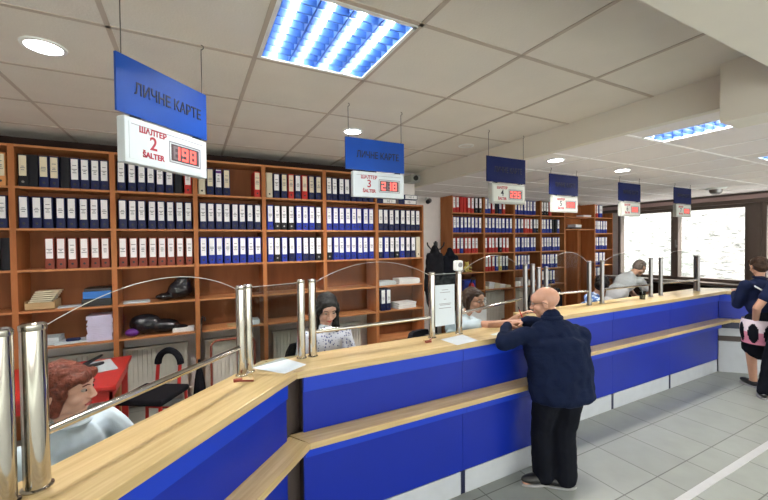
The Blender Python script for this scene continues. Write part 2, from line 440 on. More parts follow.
# ------------------------------------------------------------------ ceiling fixtures
def louvre_light(x, y, z, sx, sy, label, nt_=4):
    t = thing('ceiling_light', label, 'ceiling light', (x, y, z), 0, 'square ceiling light panels')
    h, v, up = sx/2, sy/2, .058
    f = MB()
    for a in ((-h-.012, -h+.010, -v, v), (h-.010, h+.012, -v, v), (-h-.012, h+.012, -v-.012, -v+.010), (-h-.012, h+.012, v-.010, v+.012)):
        f.box(a[0], a[1], a[2], a[3], -.005, .0)
    L = [f.build('frame', 'white', None)]
    L.append(MB().box(-h, h, -v, v, up, up+.01).box(-h, -h+.004, -v, v, 0, up).box(h-.004, h, -v, v, 0, up).box(-h, h, -v, -v+.004, 0, up).box(-h, h, v-.004, v, 0, up).build('reflector', 'troffer', None))
    w = (sx-.02)/nt_
    for i in range(nt_):
        cx = -h+.01+w*(i+.5)
        L.append(MB().box(cx-.016, cx+.016, -v+.02, v-.02, up-.014, up-.006).build('tube_lamp', 'lamp', None))
    fins = MB()
    for i in range(1, nt_):
        cx = -h+.01+w*i
        fins.box(cx-.003, cx+.003, -v+.01, v-.01, .003, up-.004)
    for k in range(1, 9):
        yy = -v+.01+(sy-.02)*k/9
        fins.box(-h+.01, h-.01, yy-.003, yy+.003, .003, up-.016)
    L.append(fins.build('louvre', 'louver', None))
    for o in L: o.parent = t
    return t
FX = [(.735, 2.03, HC, .69, .69, 4, 'large square louvred ceiling light nearest the viewer, above the counter'),
      (3.83, 1.56, HL, .35, .70, 2, 'narrow louvred ceiling light beside the boxed beam end'),
      (5.93, 1.45, HL, .35, .70, 2, 'narrow louvred ceiling light at the right photo edge')]
for (x, y, z) in ((-.735, -1.2, HC), (2.2, -1.2, HC), (-2.9, 2.0, HC), (6.25, -1.0, HL), (8.6, -2.6, HL), (8.3, 1.2, HL)):  # unseen panels, added to brighten the room and the low ceiling
    FX.append((x, y, z, .69, .69, 4, 'unseen louvred ceiling light added outside the picture'))
for q in FX: louvre_light(q[0], q[1], q[2], q[3], q[4], q[6], q[5])

def downlight(x, y, z, r, label, on=True):
    t = thing('downlight', label, 'ceiling light', (x, y, z), 0, 'round recessed downlights')
    a = MB().lathe([(r*.80, -.004), (r*.82, -.010), (r, -.008), (r*1.02, 0)], n=32).build('trim_ring', 'white', None, smooth=True); a.parent = t
    b = MB().lathe([(r*.80, -.004), (r*.55, .0)], n=32).build('reflector', 'steel', None, smooth=True); b.parent = t
    c = MB().lathe([(.0001, -.006), (r*.78, -.006), (r*.8, -.002)], n=32).build('lamp', 'down' if on else 'cream_metal', None, smooth=True); c.parent = t
downlight(-.73, 2.80, HC, .105, 'lit round downlight left of the counter 2 sign')
downlight(1.49, 3.53, HC, .10, 'lit round downlight above the counter 3 sign')
downlight(2.93, 3.48, HC, .09, 'unlit round downlight between the signs 3 and 4', False)
downlight(3.73, 2.87, HL, .10, 'lit round downlight above the counter 5 sign')
downlight(5.08, 2.90, HL, .10, 'round downlight above the counter 6 sign')

t = thing('smoke_detector', 'white dome detector with a metal ring on the low ceiling', 'smoke detector', (8.47, 3.19, HL))
MB().lathe([(.0001, -.03), (.13, -.03), (.16, 0)], (8.47, 3.19, HL)).build('base', 'white', t, smooth=True)
MB().lathe([(.0001, -.12), (.05, -.115), (.085, -.09), (.10, -.03)], (8.47, 3.19, HL)).build('dome', 'steel', t, smooth=True)
t = thing('security_camera', 'small dark camera on the wall above the coats', 'camera', (4.25, 6.3, 2.78))
MB().box(4.22, 4.28, 6.22, 6.3, 2.74, 2.81).build('bracket', 'white', t)
MB().cap((4.27, 6.2, 2.74), (4.15, 6.08, 2.70), .05, .045).build('camera_body', 'black', t, smooth='all')
t = thing('wall_speaker', 'small beige box fixed between ceiling and beam', 'speaker', (3.2, 5.1, 2.9))
MB().box(3.08, 3.26, 4.98, 5.2, 2.86, 2.98).build('housing', 'boxg', t, bevel=.01)
MB().tube((3.17, 4.985, 2.92), (3.17, 4.96, 2.92), .04).build('front', 'black', t)

# ------------------------------------------------------------------ bookcases
YF, DEP = 4.85, .34
def bookcase(x0, x1, yf, dep, levels, top, label, bottom=None, dark=True, side=.024):
    t = thing('bookcase', label, 'bookcase', ((x0+x1)/2, yf, 0), 0, 'cherry bookcases along the back walls')
    for a, b in ((x0, x0+side), (x1-side, x1)):
        MB().box(a, b, yf, yf+dep, 0, top).build('side_panel', 'wood', t)
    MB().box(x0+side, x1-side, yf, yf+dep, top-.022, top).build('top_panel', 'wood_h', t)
    if dark: MB().box(x0, x1, yf-.002, yf+dep, top+.001, top+.068).build('gap_shade_board', 'dark_top', t)  # dark board standing in for the shaded gap under the ceiling
    lo = min(levels) if bottom is None else bottom
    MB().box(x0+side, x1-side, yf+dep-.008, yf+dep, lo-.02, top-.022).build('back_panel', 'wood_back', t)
    for z in levels:
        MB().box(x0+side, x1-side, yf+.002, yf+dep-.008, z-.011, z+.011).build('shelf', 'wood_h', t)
    return t
LV = [2.482, 2.072, 1.66, 1.252, .878]
XA = [-1.535, -.737, .051, .823, 1.62, 2.412, 3.225]
bookcase(-2.33, -1.535, YF, DEP, LV, 2.90, 'cherry bookcase cut off by the left photo edge')
NA = ['leftmost full bookcase', 'bookcase below the counter 2 sign', 'bookcase right of the counter 2 sign',
      'bookcase left of the counter 3 sign', 'bookcase below the counter 3 sign', 'short bookcase beside the coats']
LA = ['tall cherry bookcase with a blue box and lilac papers low down', 'tall cherry bookcase below the counter 2 sign holding black bags',
      'tall cherry bookcase just right of the counter 2 sign with empty top middle',
      'tall cherry bookcase with two red binders in its top row', 'tall cherry bookcase behind the counter 3 sign, above the seated clerk']
for i in range(5):
    bookcase(XA[i], XA[i+1], YF, DEP, LV, 2.90, LA[i])
bookcase(XA[5], XA[6], YF, DEP, LV[1:]+[.45], 2.482, 'shorter cherry bookcase with binders lying on top, beside the coats', bottom=.3, dark=False)

YB = 5.9
LB = [2.485, 2.08, 1.66, 1.262, .88]
XB = [4.60, 5.44, 6.31, 7.16, 7.99, 9.15, 9.91]
LBt = ['far cherry bookcase nearest the coats, with mixed red and blue binders', 'far cherry bookcase below the counter 4 sign',
       'far cherry bookcase between the counter signs 4 and 5', 'far cherry bookcase just left of the open wardrobe']
for i in range(4):
    bookcase(XB[i], XB[i+1], YB, .38, LB, 2.90, LBt[i])
bookcase(XB[5], XB[6], YB, .38, LB, 2.90, 'far narrow cherry bookcase beside the window')
# open wardrobe
t = thing('wardrobe', 'open cherry wardrobe with two upper shelves, right of the binders', 'wardrobe', ((XB[4]+XB[5])/2, YB, 0))
for a, b in ((XB[4], XB[4]+.024), (XB[5]-.024, XB[5])):
    MB().box(a, b, YB, YB+.38, 0, 2.9).build('side_panel', 'wood', t)
MB().box(XB[4]+.024, XB[5]-.024, YB, YB+.38, 2.878, 2.9).build('top_panel', 'wood_h', t)
MB().box(XB[4]+.024, XB[5]-.024, YB+.372, YB+.38, 0, 2.878).build('back_panel', 'wood', t)
MB().box(XB[4], XB[5], YB-.002, YB+.38, 2.901, 2.968).build('gap_shade_board', 'dark_top', t)  # dark board in place of the shadow gap above the wardrobe
for z in (2.485, 2.18): MB().box(XB[4]+.024, XB[5]-.024, YB+.002, YB+.37, z-.011, z+.011).build('shelf', 'wood_h', t)
MB().box(XB[4]+.55, XB[4]+.574, YB+.05, YB+.372, .02, 2.169).build('partition', 'wood', t)

# ------------------------------------------------------------------ binders
BC = {'n': ('navyb', 'navy'), 'b': ('blueb', 'blue'), 'k': ('blackb', 'black'), 'r': ('redc', 'red'), 'd': ('brick', 'brick-red'),
      'c': ('creamb', 'cream'), 'o': ('orangeb', 'orange'), 'y': ('yellowb', 'yellow')}
PROTO = {}
BW, BH, BD = .074, .318, .27
def binder_proto(code, var):
    """ring binder standing on its bottom edge, spine towards -y, origin bottom centre front."""
    key = (code, var)
    if key in PROTO: return PROTO[key]
    c, l = code[0], code[1]
    w = BW if l != 'm' else .05
    e = bpy.data.objects.new('ring_binder', None)
    b = MB(); h = w/2
    # rounded spine, two covers, recessed paper block
    n = 5; pts = [(-h, BD)]
    for i in range(n+1):
        a = PI*i/n; pts.append((-h*math.cos(a), .006-.006*math.sin(a)))
    pts += [(h, BD), (h-.0025, BD)]; pts += [(h-.0025, .012), (-h+.0025, .012), (-h+.0025, BD)]
    b.prism(pts, 0, BH)
    o = b.build('cover', BC[c][0]); o.parent = e
    o = MB().box(-h+.006, h-.006, .015, BD-.02, .008, BH-.018).build('paper_block', 'label'); o.parent = e
    if l in 'wcp':
        lb = MB(); yy = -.0016
        z0 = .095+.012*var % .02; z1 = BH-.012
        lb.box(-h+.009, h-.009, yy, .003, z0, z1)
        rr = random.Random(hash((c, l)) % 97 + var*5)
        rr = random.Random(ord(c)*31+ord(l)*7+var)
        for k, zz in enumerate((.24, .20, .185, .165)):
            if k == 0 and var == 1: continue
            ww = h*rr.uniform(.25, .6)
            lb.box(-ww, ww, yy-.0006, yy, zz-.0035, zz+.0035, 1)
        if l == 'p': lb.box(-h+.009, h-.009, yy-.0005, yy, z1-.04, z1-.01, 2)
        o = lb.build('spine_label', ['label' if l != 'c' else 'cream', 'ink', 'purple']); o.parent = e
    if l in 'wcph':
        o = MB().tube((0, -.0012, .048), (0, .004, .048), .0115, n=10).build('finger_hole', 'black' if c not in 'k' else 'steel'); o.parent = e
    PROTO[key] = e
    return e
ORD = ['first', 'second', 'third', 'fourth', 'fifth', 'sixth', 'seventh', 'eighth', 'ninth', 'tenth']
SHN = ['top shelf', 'second shelf', 'third shelf', 'fourth shelf', 'fifth shelf']
def put_binder(code, var, loc, rz, label, group, ry=0.):
    p = binder_proto(code, var)
    e = p.copy(); COL.objects.link(e); e.location = loc; e.rotation_euler = (0, ry, rz)
    tag(e, label, 'binder', group)
    for ch in p.children:
        c = ch.copy(); c.parent = e; COL.objects.link(c)
    return e
LBN = {'w': 'white label', 'c': 'cream label', 'p': 'purple-topped label', 'n': 'bare spine', 'h': 'bare spine', 'm': 'bare spine'}
def fill(x0, x1, yf, z, row, codes, bay, group):
    n = len(codes); sp = (x1-x0-.062)/max(n, 8) if n >= 5 or True else 0
    x = x0+.031+sp/2; k = 0
    for c in codes:
        if c == '--': x += sp; continue
        a, l = c[0], c[1]
        lab = '%s binder, %s, %s from left, %s, %s' % (BC[a][1], LBN[l], ORD[k], SHN[row], bay)
        put_binder(c, R.randrange(3), (x+R.uniform(-.004, .004), yf+.03+R.uniform(-.008, .012), z+.0115), R.uniform(-.03, .03), lab, group, R.uniform(-.006, .006))
        x += sp; k += 1
W = lambda s: [q for q in s.split()]
rowsA = [
 [W('kc kn nc nc kn nw nw nw nw'), W('nw nw nw nw nw nw nw nw'), W('-- -- dw dw dw dw dw dw')],
 [W('nw nw nw nw nw nw kn rw'), W('nw nw nw nw nw nw nw nw'), W('dw dw dw dw dw dw dw dw')],
 [W('ch nc np nc -- -- -- rc'), W('nw nw nw nw nw nw nw nw'), W('bw bw bw bw bw bw bw bw')],
 [W('ch nw nc rc nw rc nc nc'), W('bw kw kw kw bw bw bw nw'), W('bw kw bw nw bw nw nw kw')],
 [W('nw nw nw nw nw nw nw nw'), W('bw bw bw bw bw bw bw bw'), W('kw bw bw bw bw bw bw bw')],
 [[], W('nw nw nw nw nw nw nw nw'), W('nw bw nw kw bw nw nw ch')]]
GA = 'ring binders in the tall bookcases'
for i, rws in enumerate(rowsA):
    for r, codes in enumerate(rws):
        fill(XA[i], XA[i+1], YF, LV[r], r, codes, NA[i], GA)
for c, r, x in (('oc', 0, -1.62), ('nw', 1, -1.62), ('kn', 2, -1.60), ('kn', 2, -1.69)):
    put_binder(c, 0, (x, YF+.03, LV[r]+.0115), 0, '%s binder, %s, %s, %s at the left photo edge' % (BC[c[0]][1], LBN[c[1]], SHN[r], 'right one' if x > -1.65 else 'left one'), GA)
for i, (c, x) in enumerate((('nw', 2.52), ('nw', 2.61))):
    put_binder(c, 1, (x, YF+.03, LV[4]+.0115), 0, 'white-labelled binder standing low in the short bookcase, %s of two' % ('left', 'right')[i], GA)
NB = ['far bookcase nearest the coats', 'far bookcase below sign 4', 'far bookcase between signs 4 and 5', 'far bookcase left of the wardrobe', None, 'far bookcase beside the window']
rowsB = [
 [W('rw rw rn rn rw rw kw kw'), W('bw bw bw bw bw bw bw bw'), W('rw rw bw rw rw rw rw')],
 [W('bw bw rw kn nw rw'), W('bw bw bw bw bw bw bw bw'), W('rw rw rw rw kw rw rw'), W('rw rw rw bw yw nw nw')],
 [W('bw bw bw bw bw bw bw'), W('bw bw nw rw rw rw nw kw'), W('bw bw bw bw bw bw bw'), W('bw bw bw bw bw')],
 [W('kw kw kw rw'), W('bw bw bw bw kn kn bw'), W('bw bw bw bw bw bw bw'), W('bw bw bw bw bw bw'), W('nw bw bw nw bw')],
 [],
 [W('rw rw bw bw'), W('bw bw bw bw bw bw'), W('bw bw bw bw bw bw'), W('bw bw bw bw bw'), W('nw bw nw bw')]]
for i, rws in enumerate(rowsB):
    for r, codes in enumerate(rws):
        x0, x1 = XB[i], XB[i+1]
        fill(x0, x1, YB, LB[r], r, codes, NB[i], 'ring binders in the far bookcases')
# binders lying on the short bookcase: spines to the front, two layers
k = 0
for row in range(2):
    for j in range(2 if row == 0 else 2):
        x0 = 2.44+j*.36 if row == 0 else 2.46+j*.36
        e = put_binder('nw', (row+j) % 3, (0, 0, 0), 0, '', 'binders lying on the short bookcase')
        e['label'] = 'navy binder lying flat on the short bookcase, %s %s' % (('lower', 'upper')[row], ('left', 'right')[j])
        e.location = (x0, YF+.03, 2.484+BW/2+row*(BW+.003)); e.rotation_euler = (0, PI/2, 0)

# ------------------------------------------------------------------ clutter on the shelves
def paper_stack(x, y, z, w, d, h, m, label, n=8, rz=0.):
    b = MB(); T = Matrix.Translation((x, y, z)) @ Matrix.Rotation(rz, 4, 'Z')
    for i in range(n):
        dx, dy = R.uniform(-.008, .008), R.uniform(-.006, .006)
        b.box(-w/2+dx, w/2+dx, -d/2+dy, d/2+dy, h*i/n, h*(i+.88)/n, 0, T)
    return tag(b.build('paper_stack', m), label, 'papers')
zs = lambda i: LV[i]+.0115
# fourth row (z=1.252), fifth row (.878)
t = thing('file_tray', 'beige tray of yellowed papers on the leftmost bookcase', 'tray', (-1.36, 5.0, zs(3)))
MB().box(-1.48, -1.25, 4.90, 5.12, zs(3), zs(3)+.006).box(-1.48, -1.475, 4.90, 5.12, zs(3), zs(3)+.09).box(-1.255, -1.25, 4.90, 5.12, zs(3), zs(3)+.09).box(-1.475, -1.255, 5.115, 5.12, zs(3), zs(3)+.09).box(-1.475, -1.255, 4.90, 4.905, zs(3), zs(3)+.07).build('tray_body', 'card', t)
b = MB()
for i in range(6): b.box(-1.46+.01*i, -1.28+.012*i, 4.93, 5.08, zs(3)+.07+.02*i, zs(3)+.082+.02*i)
b.build('papers', 'cream', t)
paper_stack(-1.14, 4.99, zs(3), .2, .15, .012, 'paper', 'thin white papers beside the beige tray', 3, .3)
t = thing('document_box', 'bright blue box folder on the leftmost bookcase', 'box', (-.88, 4.98, zs(3)))
MB().box(-1.02, -.78, 4.89, 5.16, zs(3)+.078, zs(3)+.155).build('box_body', 'blue_box', t, bevel=.004)
MB().box(-1.01, -.775, 4.895, 5.165, zs(3)+.156, zs(3)+.185).build('lid', 'black', t)
tag(MB().box(-1.03, -.77, 4.88, 5.16, zs(3), zs(3)+.076).build('document_box', 'black', bevel=.004), 'black box file under the bright blue box', 'box')
paper_stack(-.88, 5.0, zs(4), .22, .24, .27, 'lilac', 'tall stack of lilac paper reams in the leftmost bookcase', 14)
paper_stack(-1.33, 5.02, zs(4), .2, .2, .08, 'paper', 'low white box of papers at the lower left shelf', 3)
paper_stack(-1.14, 4.98, zs(4), .26, .18, .02, 'paper', 'loose white sheets beside the lilac stack', 3, .2)
tag(MB().cap((-1.16, 4.93, zs(4)+.035), (-1.07, 4.93, zs(4)+.035), .018, .018).build('tape_roll', 'navyb', smooth='all'), 'dark blue object lying on the loose sheets', 'stationery')

def bag(pts, label, name='bag', m='bag', strap=None):
    b = MB()
    for p in pts: b.ell(p[:3], p[3:6], n=20, m=14)
    o = remesh(b, name, m, .012, 6, .012, 9)
    return tag(o, label, 'bag')
def remesh(b, name, m, vox, smooth, amp=0., fs=8., parent=None):
    me = bpy.data.meshes.new(name); me.from_pydata([tuple(p) for p in b.v], [], b.f)
    bm = bmesh.new(); bm.from_mesh(me); bmesh.ops.recalc_face_normals(bm, faces=bm.faces); bm.to_mesh(me); bm.free()
    o = bpy.data.objects.new(name, me); COL.objects.link(o)
    r = o.modifiers.new('r', 'REMESH'); r.mode = 'VOXEL'; r.voxel_size = vox; r.use_smooth_shade = True
    if smooth:
        s = o.modifiers.new('s', 'SMOOTH'); s.factor = .5; s.iterations = smooth
    dg = bpy.context.evaluated_depsgraph_get(); dg.update()
    nm = bpy.data.meshes.new_from_object(o.evaluated_get(dg))
    o.modifiers.clear(); o.data = nm; bpy.data.meshes.remove(me)
    if amp:
        nm.update(); ns = [v.normal.copy() for v in nm.vertices]
        for v, n in zip(nm.vertices, ns):
            v.co += n*(amp*noise.noise(v.co*fs)+amp*.4*noise.noise(v.co*fs*2.7))
    nm.materials.clear(); nm.materials.append(M[m])
    for p in nm.polygons: p.use_smooth = True; p.material_index = 0
    nm.update()
    if parent: par(o, parent)
    return o
bag([(-.13, 4.98, zs(3)+.11, .13, .09, .105), (-.10, 4.98, zs(3)+.19, .09, .07, .08), (-.28, 4.96, zs(3)+.045, .10, .07, .04)], 'black handbag on the fourth shelf of the bookcase below sign 2')
bag([(-.48, 4.98, zs(4)+.12, .16, .10, .115), (-.30, 4.97, zs(4)+.085, .16, .09, .08), (-.15, 4.96, zs(4)+.04, .10, .06, .035)], 'large shiny black bag on the fifth shelf of the bookcase below sign 2')
tag(MB().ell((-.60, 4.93, zs(4)+.045), (.07, .05, .043)).build('pouch', 'purple', smooth='all'), 'small purple pouch tucked beside the large black bag', 'pouch')
paper_stack(-.55, 4.97, zs(3), .24, .18, .015, 'paper', 'thin white papers left of the black handbag', 3, .1)
paper_stack(-.10, 4.95, zs(4), .22, .10, .05, 'label', 'small white paper pile right of the large black bag', 4)
paper_stack(.62, 4.97, zs(4), .26, .18, .06, 'paper', 'white paper pile low in the bookcase right of sign 2', 4)
tag(MB().box(.38, .78, 4.88, 5.1, zs(4), zs(4)+.008).build('cardboard_sheet', 'card'), 'brown cardboard sheet beneath the white paper pile', 'cardboard')
paper_stack(2.60, 5.0, zs(3), .30, .2, .06, 'paper', 'white paper pile at left on the short bookcase', 4, .1)
paper_stack(2.99, 5.0, zs(3), .36, .22, .085, 'label', 'white box of papers at right on the short bookcase', 4, -.05)
paper_stack(2.93, 5.0, zs(4), .34, .22, .09, 'label', 'thick white books lying beside two upright binders', 3, .12)
# far shelf clutter
zb = lambda i: LB[i]+.0115
t = thing('teddy_bear', 'small golden soft toy sitting in the far bookcase', 'soft toy', (5.05, 6.02, zb(3)))
b = MB(); b.ell((5.05, 6.02, zb(3)+.07), (.06, .05, .07)); b.ell((5.05, 6.0, zb(3)+.165), (.05, .045, .045))
for s in (-1, 1):
    b.ell((5.05+.04*s, 6.0, zb(3)+.205), (.018, .012, .018)); b.cap((5.05+.04*s, 5.99, zb(3)+.03), (5.05+.08*s, 5.95, zb(3)+.02), .022, .018); b.cap((5.05+.045*s, 6.0, zb(3)+.11), (5.05+.1*s, 5.97, zb(3)+.09), .018, .014)
remesh(b, 'body', 'yellowb', .008, 2, parent=t)
for s in (-1, 1): MB().ell((5.05+.018*s, 5.958, zb(3)+.175), (.006, .005, .006)).build('eye', 'black', t)
tag(MB().box(4.92, 5.22, 5.93, 6.15, zb(4), zb(4)+.22).build('storage_box', 'blueb', bevel=.006), 'dull blue box low in the far bookcase nearest the coats', 'box')
for j in range(5):
    paper_stack(5.53+.16*j, 6.05, zb(4), .15, .2, .05+.03*((j*3) % 4), 'label' if j % 2 else 'cream', 'pile of papers low in the far bookcase, %s from left' % ORD[j], 6)
for j in range(3):
    paper_stack(6.45+.24*j, 6.05, zb(4), .2, .2, .12+.06*(j % 2), 'label', 'pile of forms below the blue binders, %s from left' % ORD[j], 6)
paper_stack(8.88, 6.02, 2.4965, .3, .2, .05, 'label', 'flat white papers on the top wardrobe shelf', 4)
paper_stack(8.45, 6.02, 2.1915, .36, .2, .04, 'black', 'dark folder on the lower wardrobe shelf', 2)
paper_stack(8.52, 6.02, 2.234, .3, .2, .07, 'label', 'white papers lying on the dark folder', 5, .15)

# ------------------------------------------------------------------ radiators
def radiator(x0, x1, y, z0, z1, label):
    t = thing('radiator', label, 'radiator', ((x0+x1)/2, y, z0), 0, 'white radiators under the shelves')
    b = MB(); b.box(x0, x1, y+.02, y+.06, z0, z1)
    n = int((x1-x0)/.045)
    for i in range(n):
        a = x0+(x1-x0)*(i+.15)/n; c = x0+(x1-x0)*(i+.85)/n
        b.box(a, c, y, y+.02, z0+.01, z1-.03)
    b.box(x0, x1, y-.002, y+.06, z1-.028, z1)
    b.build('panel', 'rad', t)
    MB().tube((x1+.002, y+.03, z0+.03), (x1+.05, y+.03, z0+.03), .012).tube((x1+.04, y+.03, z0+.03), (x1+.04, y+.03, 0), .01).build('pipe', 'rad', t)
    MB().tube((x0+.05, y+.03, z0), (x0+.05, y+.03, 0), .012).tube((x1-.05, y+.03, z0), (x1-.05, y+.03, 0), .012).build('foot', 'rad', t)
radiator(-1.40, -.06, 5.09, .12, .72, 'white ribbed radiator behind the red table')
radiator(.12, .72, 5.09, .12, .72, 'white radiator left of the first glass gap')
radiator(.95, 2.25, 5.09, .12, .72, 'long white radiator behind the clerk in the printed shirt')
radiator(5.0, 7.6, 6.18, .15, .80, 'long white radiator under the far bookcases')

# ------------------------------------------------------------------ furniture behind the counter
def red_table():
    t = thing('red_table', 'red table with scalloped edge strewn with papers, by the radiator', 'table', (-1.1, 4.2, 0))
    x0, x1, y0, y1 = -1.65, -.575, 3.72, 4.66
    MB().box(x0, x1, y0, y1, .715, .75).build('tabletop', 'red', t, bevel=.006)
    b = MB()
    for k in range(18):
        xx = x0+.03+(x1-x0-.06)*k/17; b.ell((xx, y0+.02, .712), (.03, .004, .022), n=8, m=6)
    b.box(x0+.03, x1-.03, y0+.03, y0+.05, .62, .715); b.box(x1-.05, x1-.03, y0+.03, y1-.03, .62, .715)
    b.build('apron', 'red', t)
    for x in (x0+.06, x1-.06):
        for y in (y0+.06, y1-.06): MB().box(x-.025, x+.025, y-.025, y+.025, 0, .715).build('leg', 'red', t)
red_table()
paper_stack(-.86, 4.35, .7505, .36, .42, .006, 'paper', 'white sheets spread on the red table', 3, .3)
t = thing('stapler', 'black stapler lying on the white sheets', 'stapler', (-.86, 4.34, .757))
MB().cap((-.93, 4.30, .775), (-.78, 4.40, .775), .018, .014).build('base', 'black', t, smooth='all')
MB().cap((-.90, 4.31, .80), (-.80, 4.48, .83), .02, .012).build('arm', 'black', t, smooth='all')

t = thing('visitor_chair', 'red tube-framed chair with black seat pad and arched back', 'chair', (-.35, 4.28, 0))
T = Matrix.Translation((-.36, 4.25, 0)) @ Matrix.Rotation(math.radians(-32), 4, 'Z')
w = lambda x, y, z: tuple(T @ V((x, y, z)))
arc = [w(-.12, .22, .45)]+[w(-.12, .24, .62)]+[w(-.12*math.cos(a), .25, .68+.13*math.sin(a)) for a in [PI*i/10 for i in range(11)]]+[w(.12, .24, .62), w(.12, .22, .45)]
MB().path(arc, .018).build('back_frame', 'red', t, smooth=True)
arc2 = [w(-.125*math.cos(a), .25, .66+.14*math.sin(a)) for a in [PI*i/12 for i in range(13)]]
MB().path(arc2, .034).build('backrest', 'fabric', t, smooth=True)
b = MB(); b.box(-.24, .24, -.22, .22, .41, .47, 0, T); b.build('seat', 'fabric', t, bevel=.02)
for sx in (-1, 1):
    for sy in (-1, 1): MB().tube(w(.21*sx, .19*sy, .41), w(.23*sx, .21*sy, 0), .016).build('leg', 'red', t, smooth=True)
MB().tube(w(-.21, -.2, .22), w(.21, -.2, .22), .01).tube(w(-.21, .2, .22), w(.21, .2, .22), .01).build('stretcher', 'red', t, smooth=True)

t = thing('umbrella', 'folded black umbrella leaning by the radiator', 'umbrella', (.05, 4.72, 0))
MB().tube((.06, 4.76, .02), (.085, 4.80, .98), .008).build('shaft', 'steel', t)
MB().lathe([(.005, .03), (.05, .06), (.075, .12), (.05, .35), (.012, .58)], (.055, 4.76, 0), n=8).build('canopy', 'fabric', t)
MB().path([(.085, 4.80, .98), (.09, 4.80, 1.03), (.10, 4.79, 1.06), (.12, 4.78, 1.05), (.125, 4.78, 1.01)], .011).build('handle', 'black', t, smooth=True)
t = thing('clothes_rail', 'brown tubular rail standing before the radiator', 'rail', (.4, 4.8, 0))
MB().path([(.18, 4.72, .02), (.18, 4.72, .72), (.20, 4.72, .76), (.24, 4.72, .78), (.60, 4.72, .78), (.64, 4.72, .76), (.66, 4.72, .72), (.66, 4.72, .02)], .013).build('rail_frame', 'brick', t, smooth=True)
MB().box(.14, .22, 4.62, 4.82, 0, .02).box(.62, .70, 4.62, 4.82, 0, .02).build('foot', 'brick', t)

def office_chair(x, y, rz, label, backz=1.02):
    t = thing('office_chair', label, 'chair', (x, y, 0), rz, 'black office chairs behind the counter')
    L = []
    b = MB()
    for i in range(5):
        a = 2*PI*i/5; b.tube((0, 0, .09), (.27*math.cos(a), .27*math.sin(a), .06), .022, .014, n=8)
    L.append(b.build('star_base', 'black', smooth=True))
    for i in range(5):
        a = 2*PI*i/5; L.append(MB().tube((.27*math.cos(a), .27*math.sin(a)-.02, .028), (.27*math.cos(a), .27*math.sin(a)+.02, .028), .028, n=12).build('caster', 'black', smooth=True))
    L.append(MB().tube((0, 0, .08), (0, 0, .43), .025).build('column', 'steel', smooth=True))
    L.append(MB().box(-.23, .23, -.22, .22, .43, .49).build('seat', 'fabric', bevel=.025))
    bb = MB(); n = 7
    vs = []; fs = []
    z0 = .58
    for d in (0, .05):
        for j in range(n):
            for i in range(n):
                u = -1+2*i/(n-1); v = j/(n-1); hw = .21*(1-.25*abs(2*v-1)**3)
                vs.append((u*hw, -.24-d+.05*u*u, z0+(backz-z0)*v))
    for d in (0, 1):
        for j in range(n-1):
            for i in range(n-1):
                o = d*n*n; q = (o+j*n+i, o+j*n+i+1, o+(j+1)*n+i+1, o+(j+1)*n+i); fs.append(q if d == 0 else q[::-1])
    ring = [i for i in range(n)]+[j*n+n-1 for j in range(1, n)]+[(n-1)*n+i for i in range(n-2, -1, -1)]+[j*n for j in range(n-2, 0, -1)]
    for a, c in zip(ring, ring[1:]+ring[:1]): fs.append((a, a+n*n, c+n*n, c))
    bb.add(vs, fs); L.append(bb.build('backrest', 'fabric', smooth=True))
    L.append(MB().path([(0, -.05, .42), (0, -.25, .43), (0, -.30, .52), (0, -.29, .75)], .018).build('back_support', 'black', smooth=True))
    for o in L: o.parent = t
    return t

# coat stand + coats
t = thing('coat_stand', 'coat stand behind the hanging coats', 'coat stand', (3.56, 5.0, 0))
MB().tube((3.56, 5.0, 0), (3.56, 5.0, 1.92), .018).build('pole', 'black', t, smooth=True)
for i in range(4):
    a = PI/4+i*PI/2; c, s = math.cos(a), math.sin(a)
    MB().path([(3.56, 5.0, 1.78), (3.56+.08*c, 5+.08*s, 1.79), (3.56+.13*c, 5+.13*s, 1.85), (3.56+.14*c, 5+.14*s, 1.90)], .012).build('hook', 'black', t, smooth=True)
    MB().tube((3.56, 5, .05), (3.56+.28*c, 5+.28*s, .01), .014).build('foot', 'black', t)
for (x, y, z, lab, m) in ((3.44, 4.86, 1.84, 'black coat hanging on the left of the coat stand', 'fabric'), (3.74, 4.86, 1.80, 'dark jacket hanging on the right of the coat stand', 'trous')):
    b = MB()
    b.cap((x, y, z-.03), (x, y, z-.12), .05, .09); b.ell((x, y, z-.35), (.15, .09, .28)); b.ell((x, y, z-.75), (.17, .10, .32))
    for s in (-1, 1): b.cap((x+.10*s, y, z-.16), (x+.17*s, y, z-.68), .055, .045)
    tag(remesh(b, 'coat', m, .014, 4, .014, 9), lab, 'coat')

t = thing('fire_extinguisher', 'small red fire extinguisher standing on the radiator cover', 'fire extinguisher', (4.88, 5.74, 0))
# it stands on a little cabinet
c = thing('low_cabinet', 'low white cabinet before the far bookcase', 'cabinet', (4.95, 5.7, 0))
MB().box(4.75, 5.15, 5.55, 5.88, .06, .80).build('body', 'white', c, bevel=.004)
MB().box(4.76, 5.14, 5.53, 5.548, .07, .79).build('door', 'white', c, bevel=.003)
MB().box(4.77, 5.13, 5.57, 5.86, 0, .06).build('plinth', 'boxg', c)
t.location = (4.90, 5.68, .80)
MB().lathe([(.0001, 0), (.055, 0), (.06, .01), (.06, .22), (.045, .27), (.018, .295), (.0001, .30)], (4.90, 5.68, .8)).build('cylinder', 'red', t, smooth=True)
MB().tube((4.90, 5.68, 1.09), (4.90, 5.68, 1.15), .018).box(4.89, 5.0, 5.67, 5.69, 1.14, 1.16).box(4.89, 4.99, 5.67, 5.69, 1.18, 1.195).build('valve', 'black', t)
MB().path([(4.90, 5.66, 1.12), (4.84, 5.63, 1.08), (4.82, 5.62, .98), (4.83, 5.61, .88)], .009).build('hose', 'black', t, smooth=True)

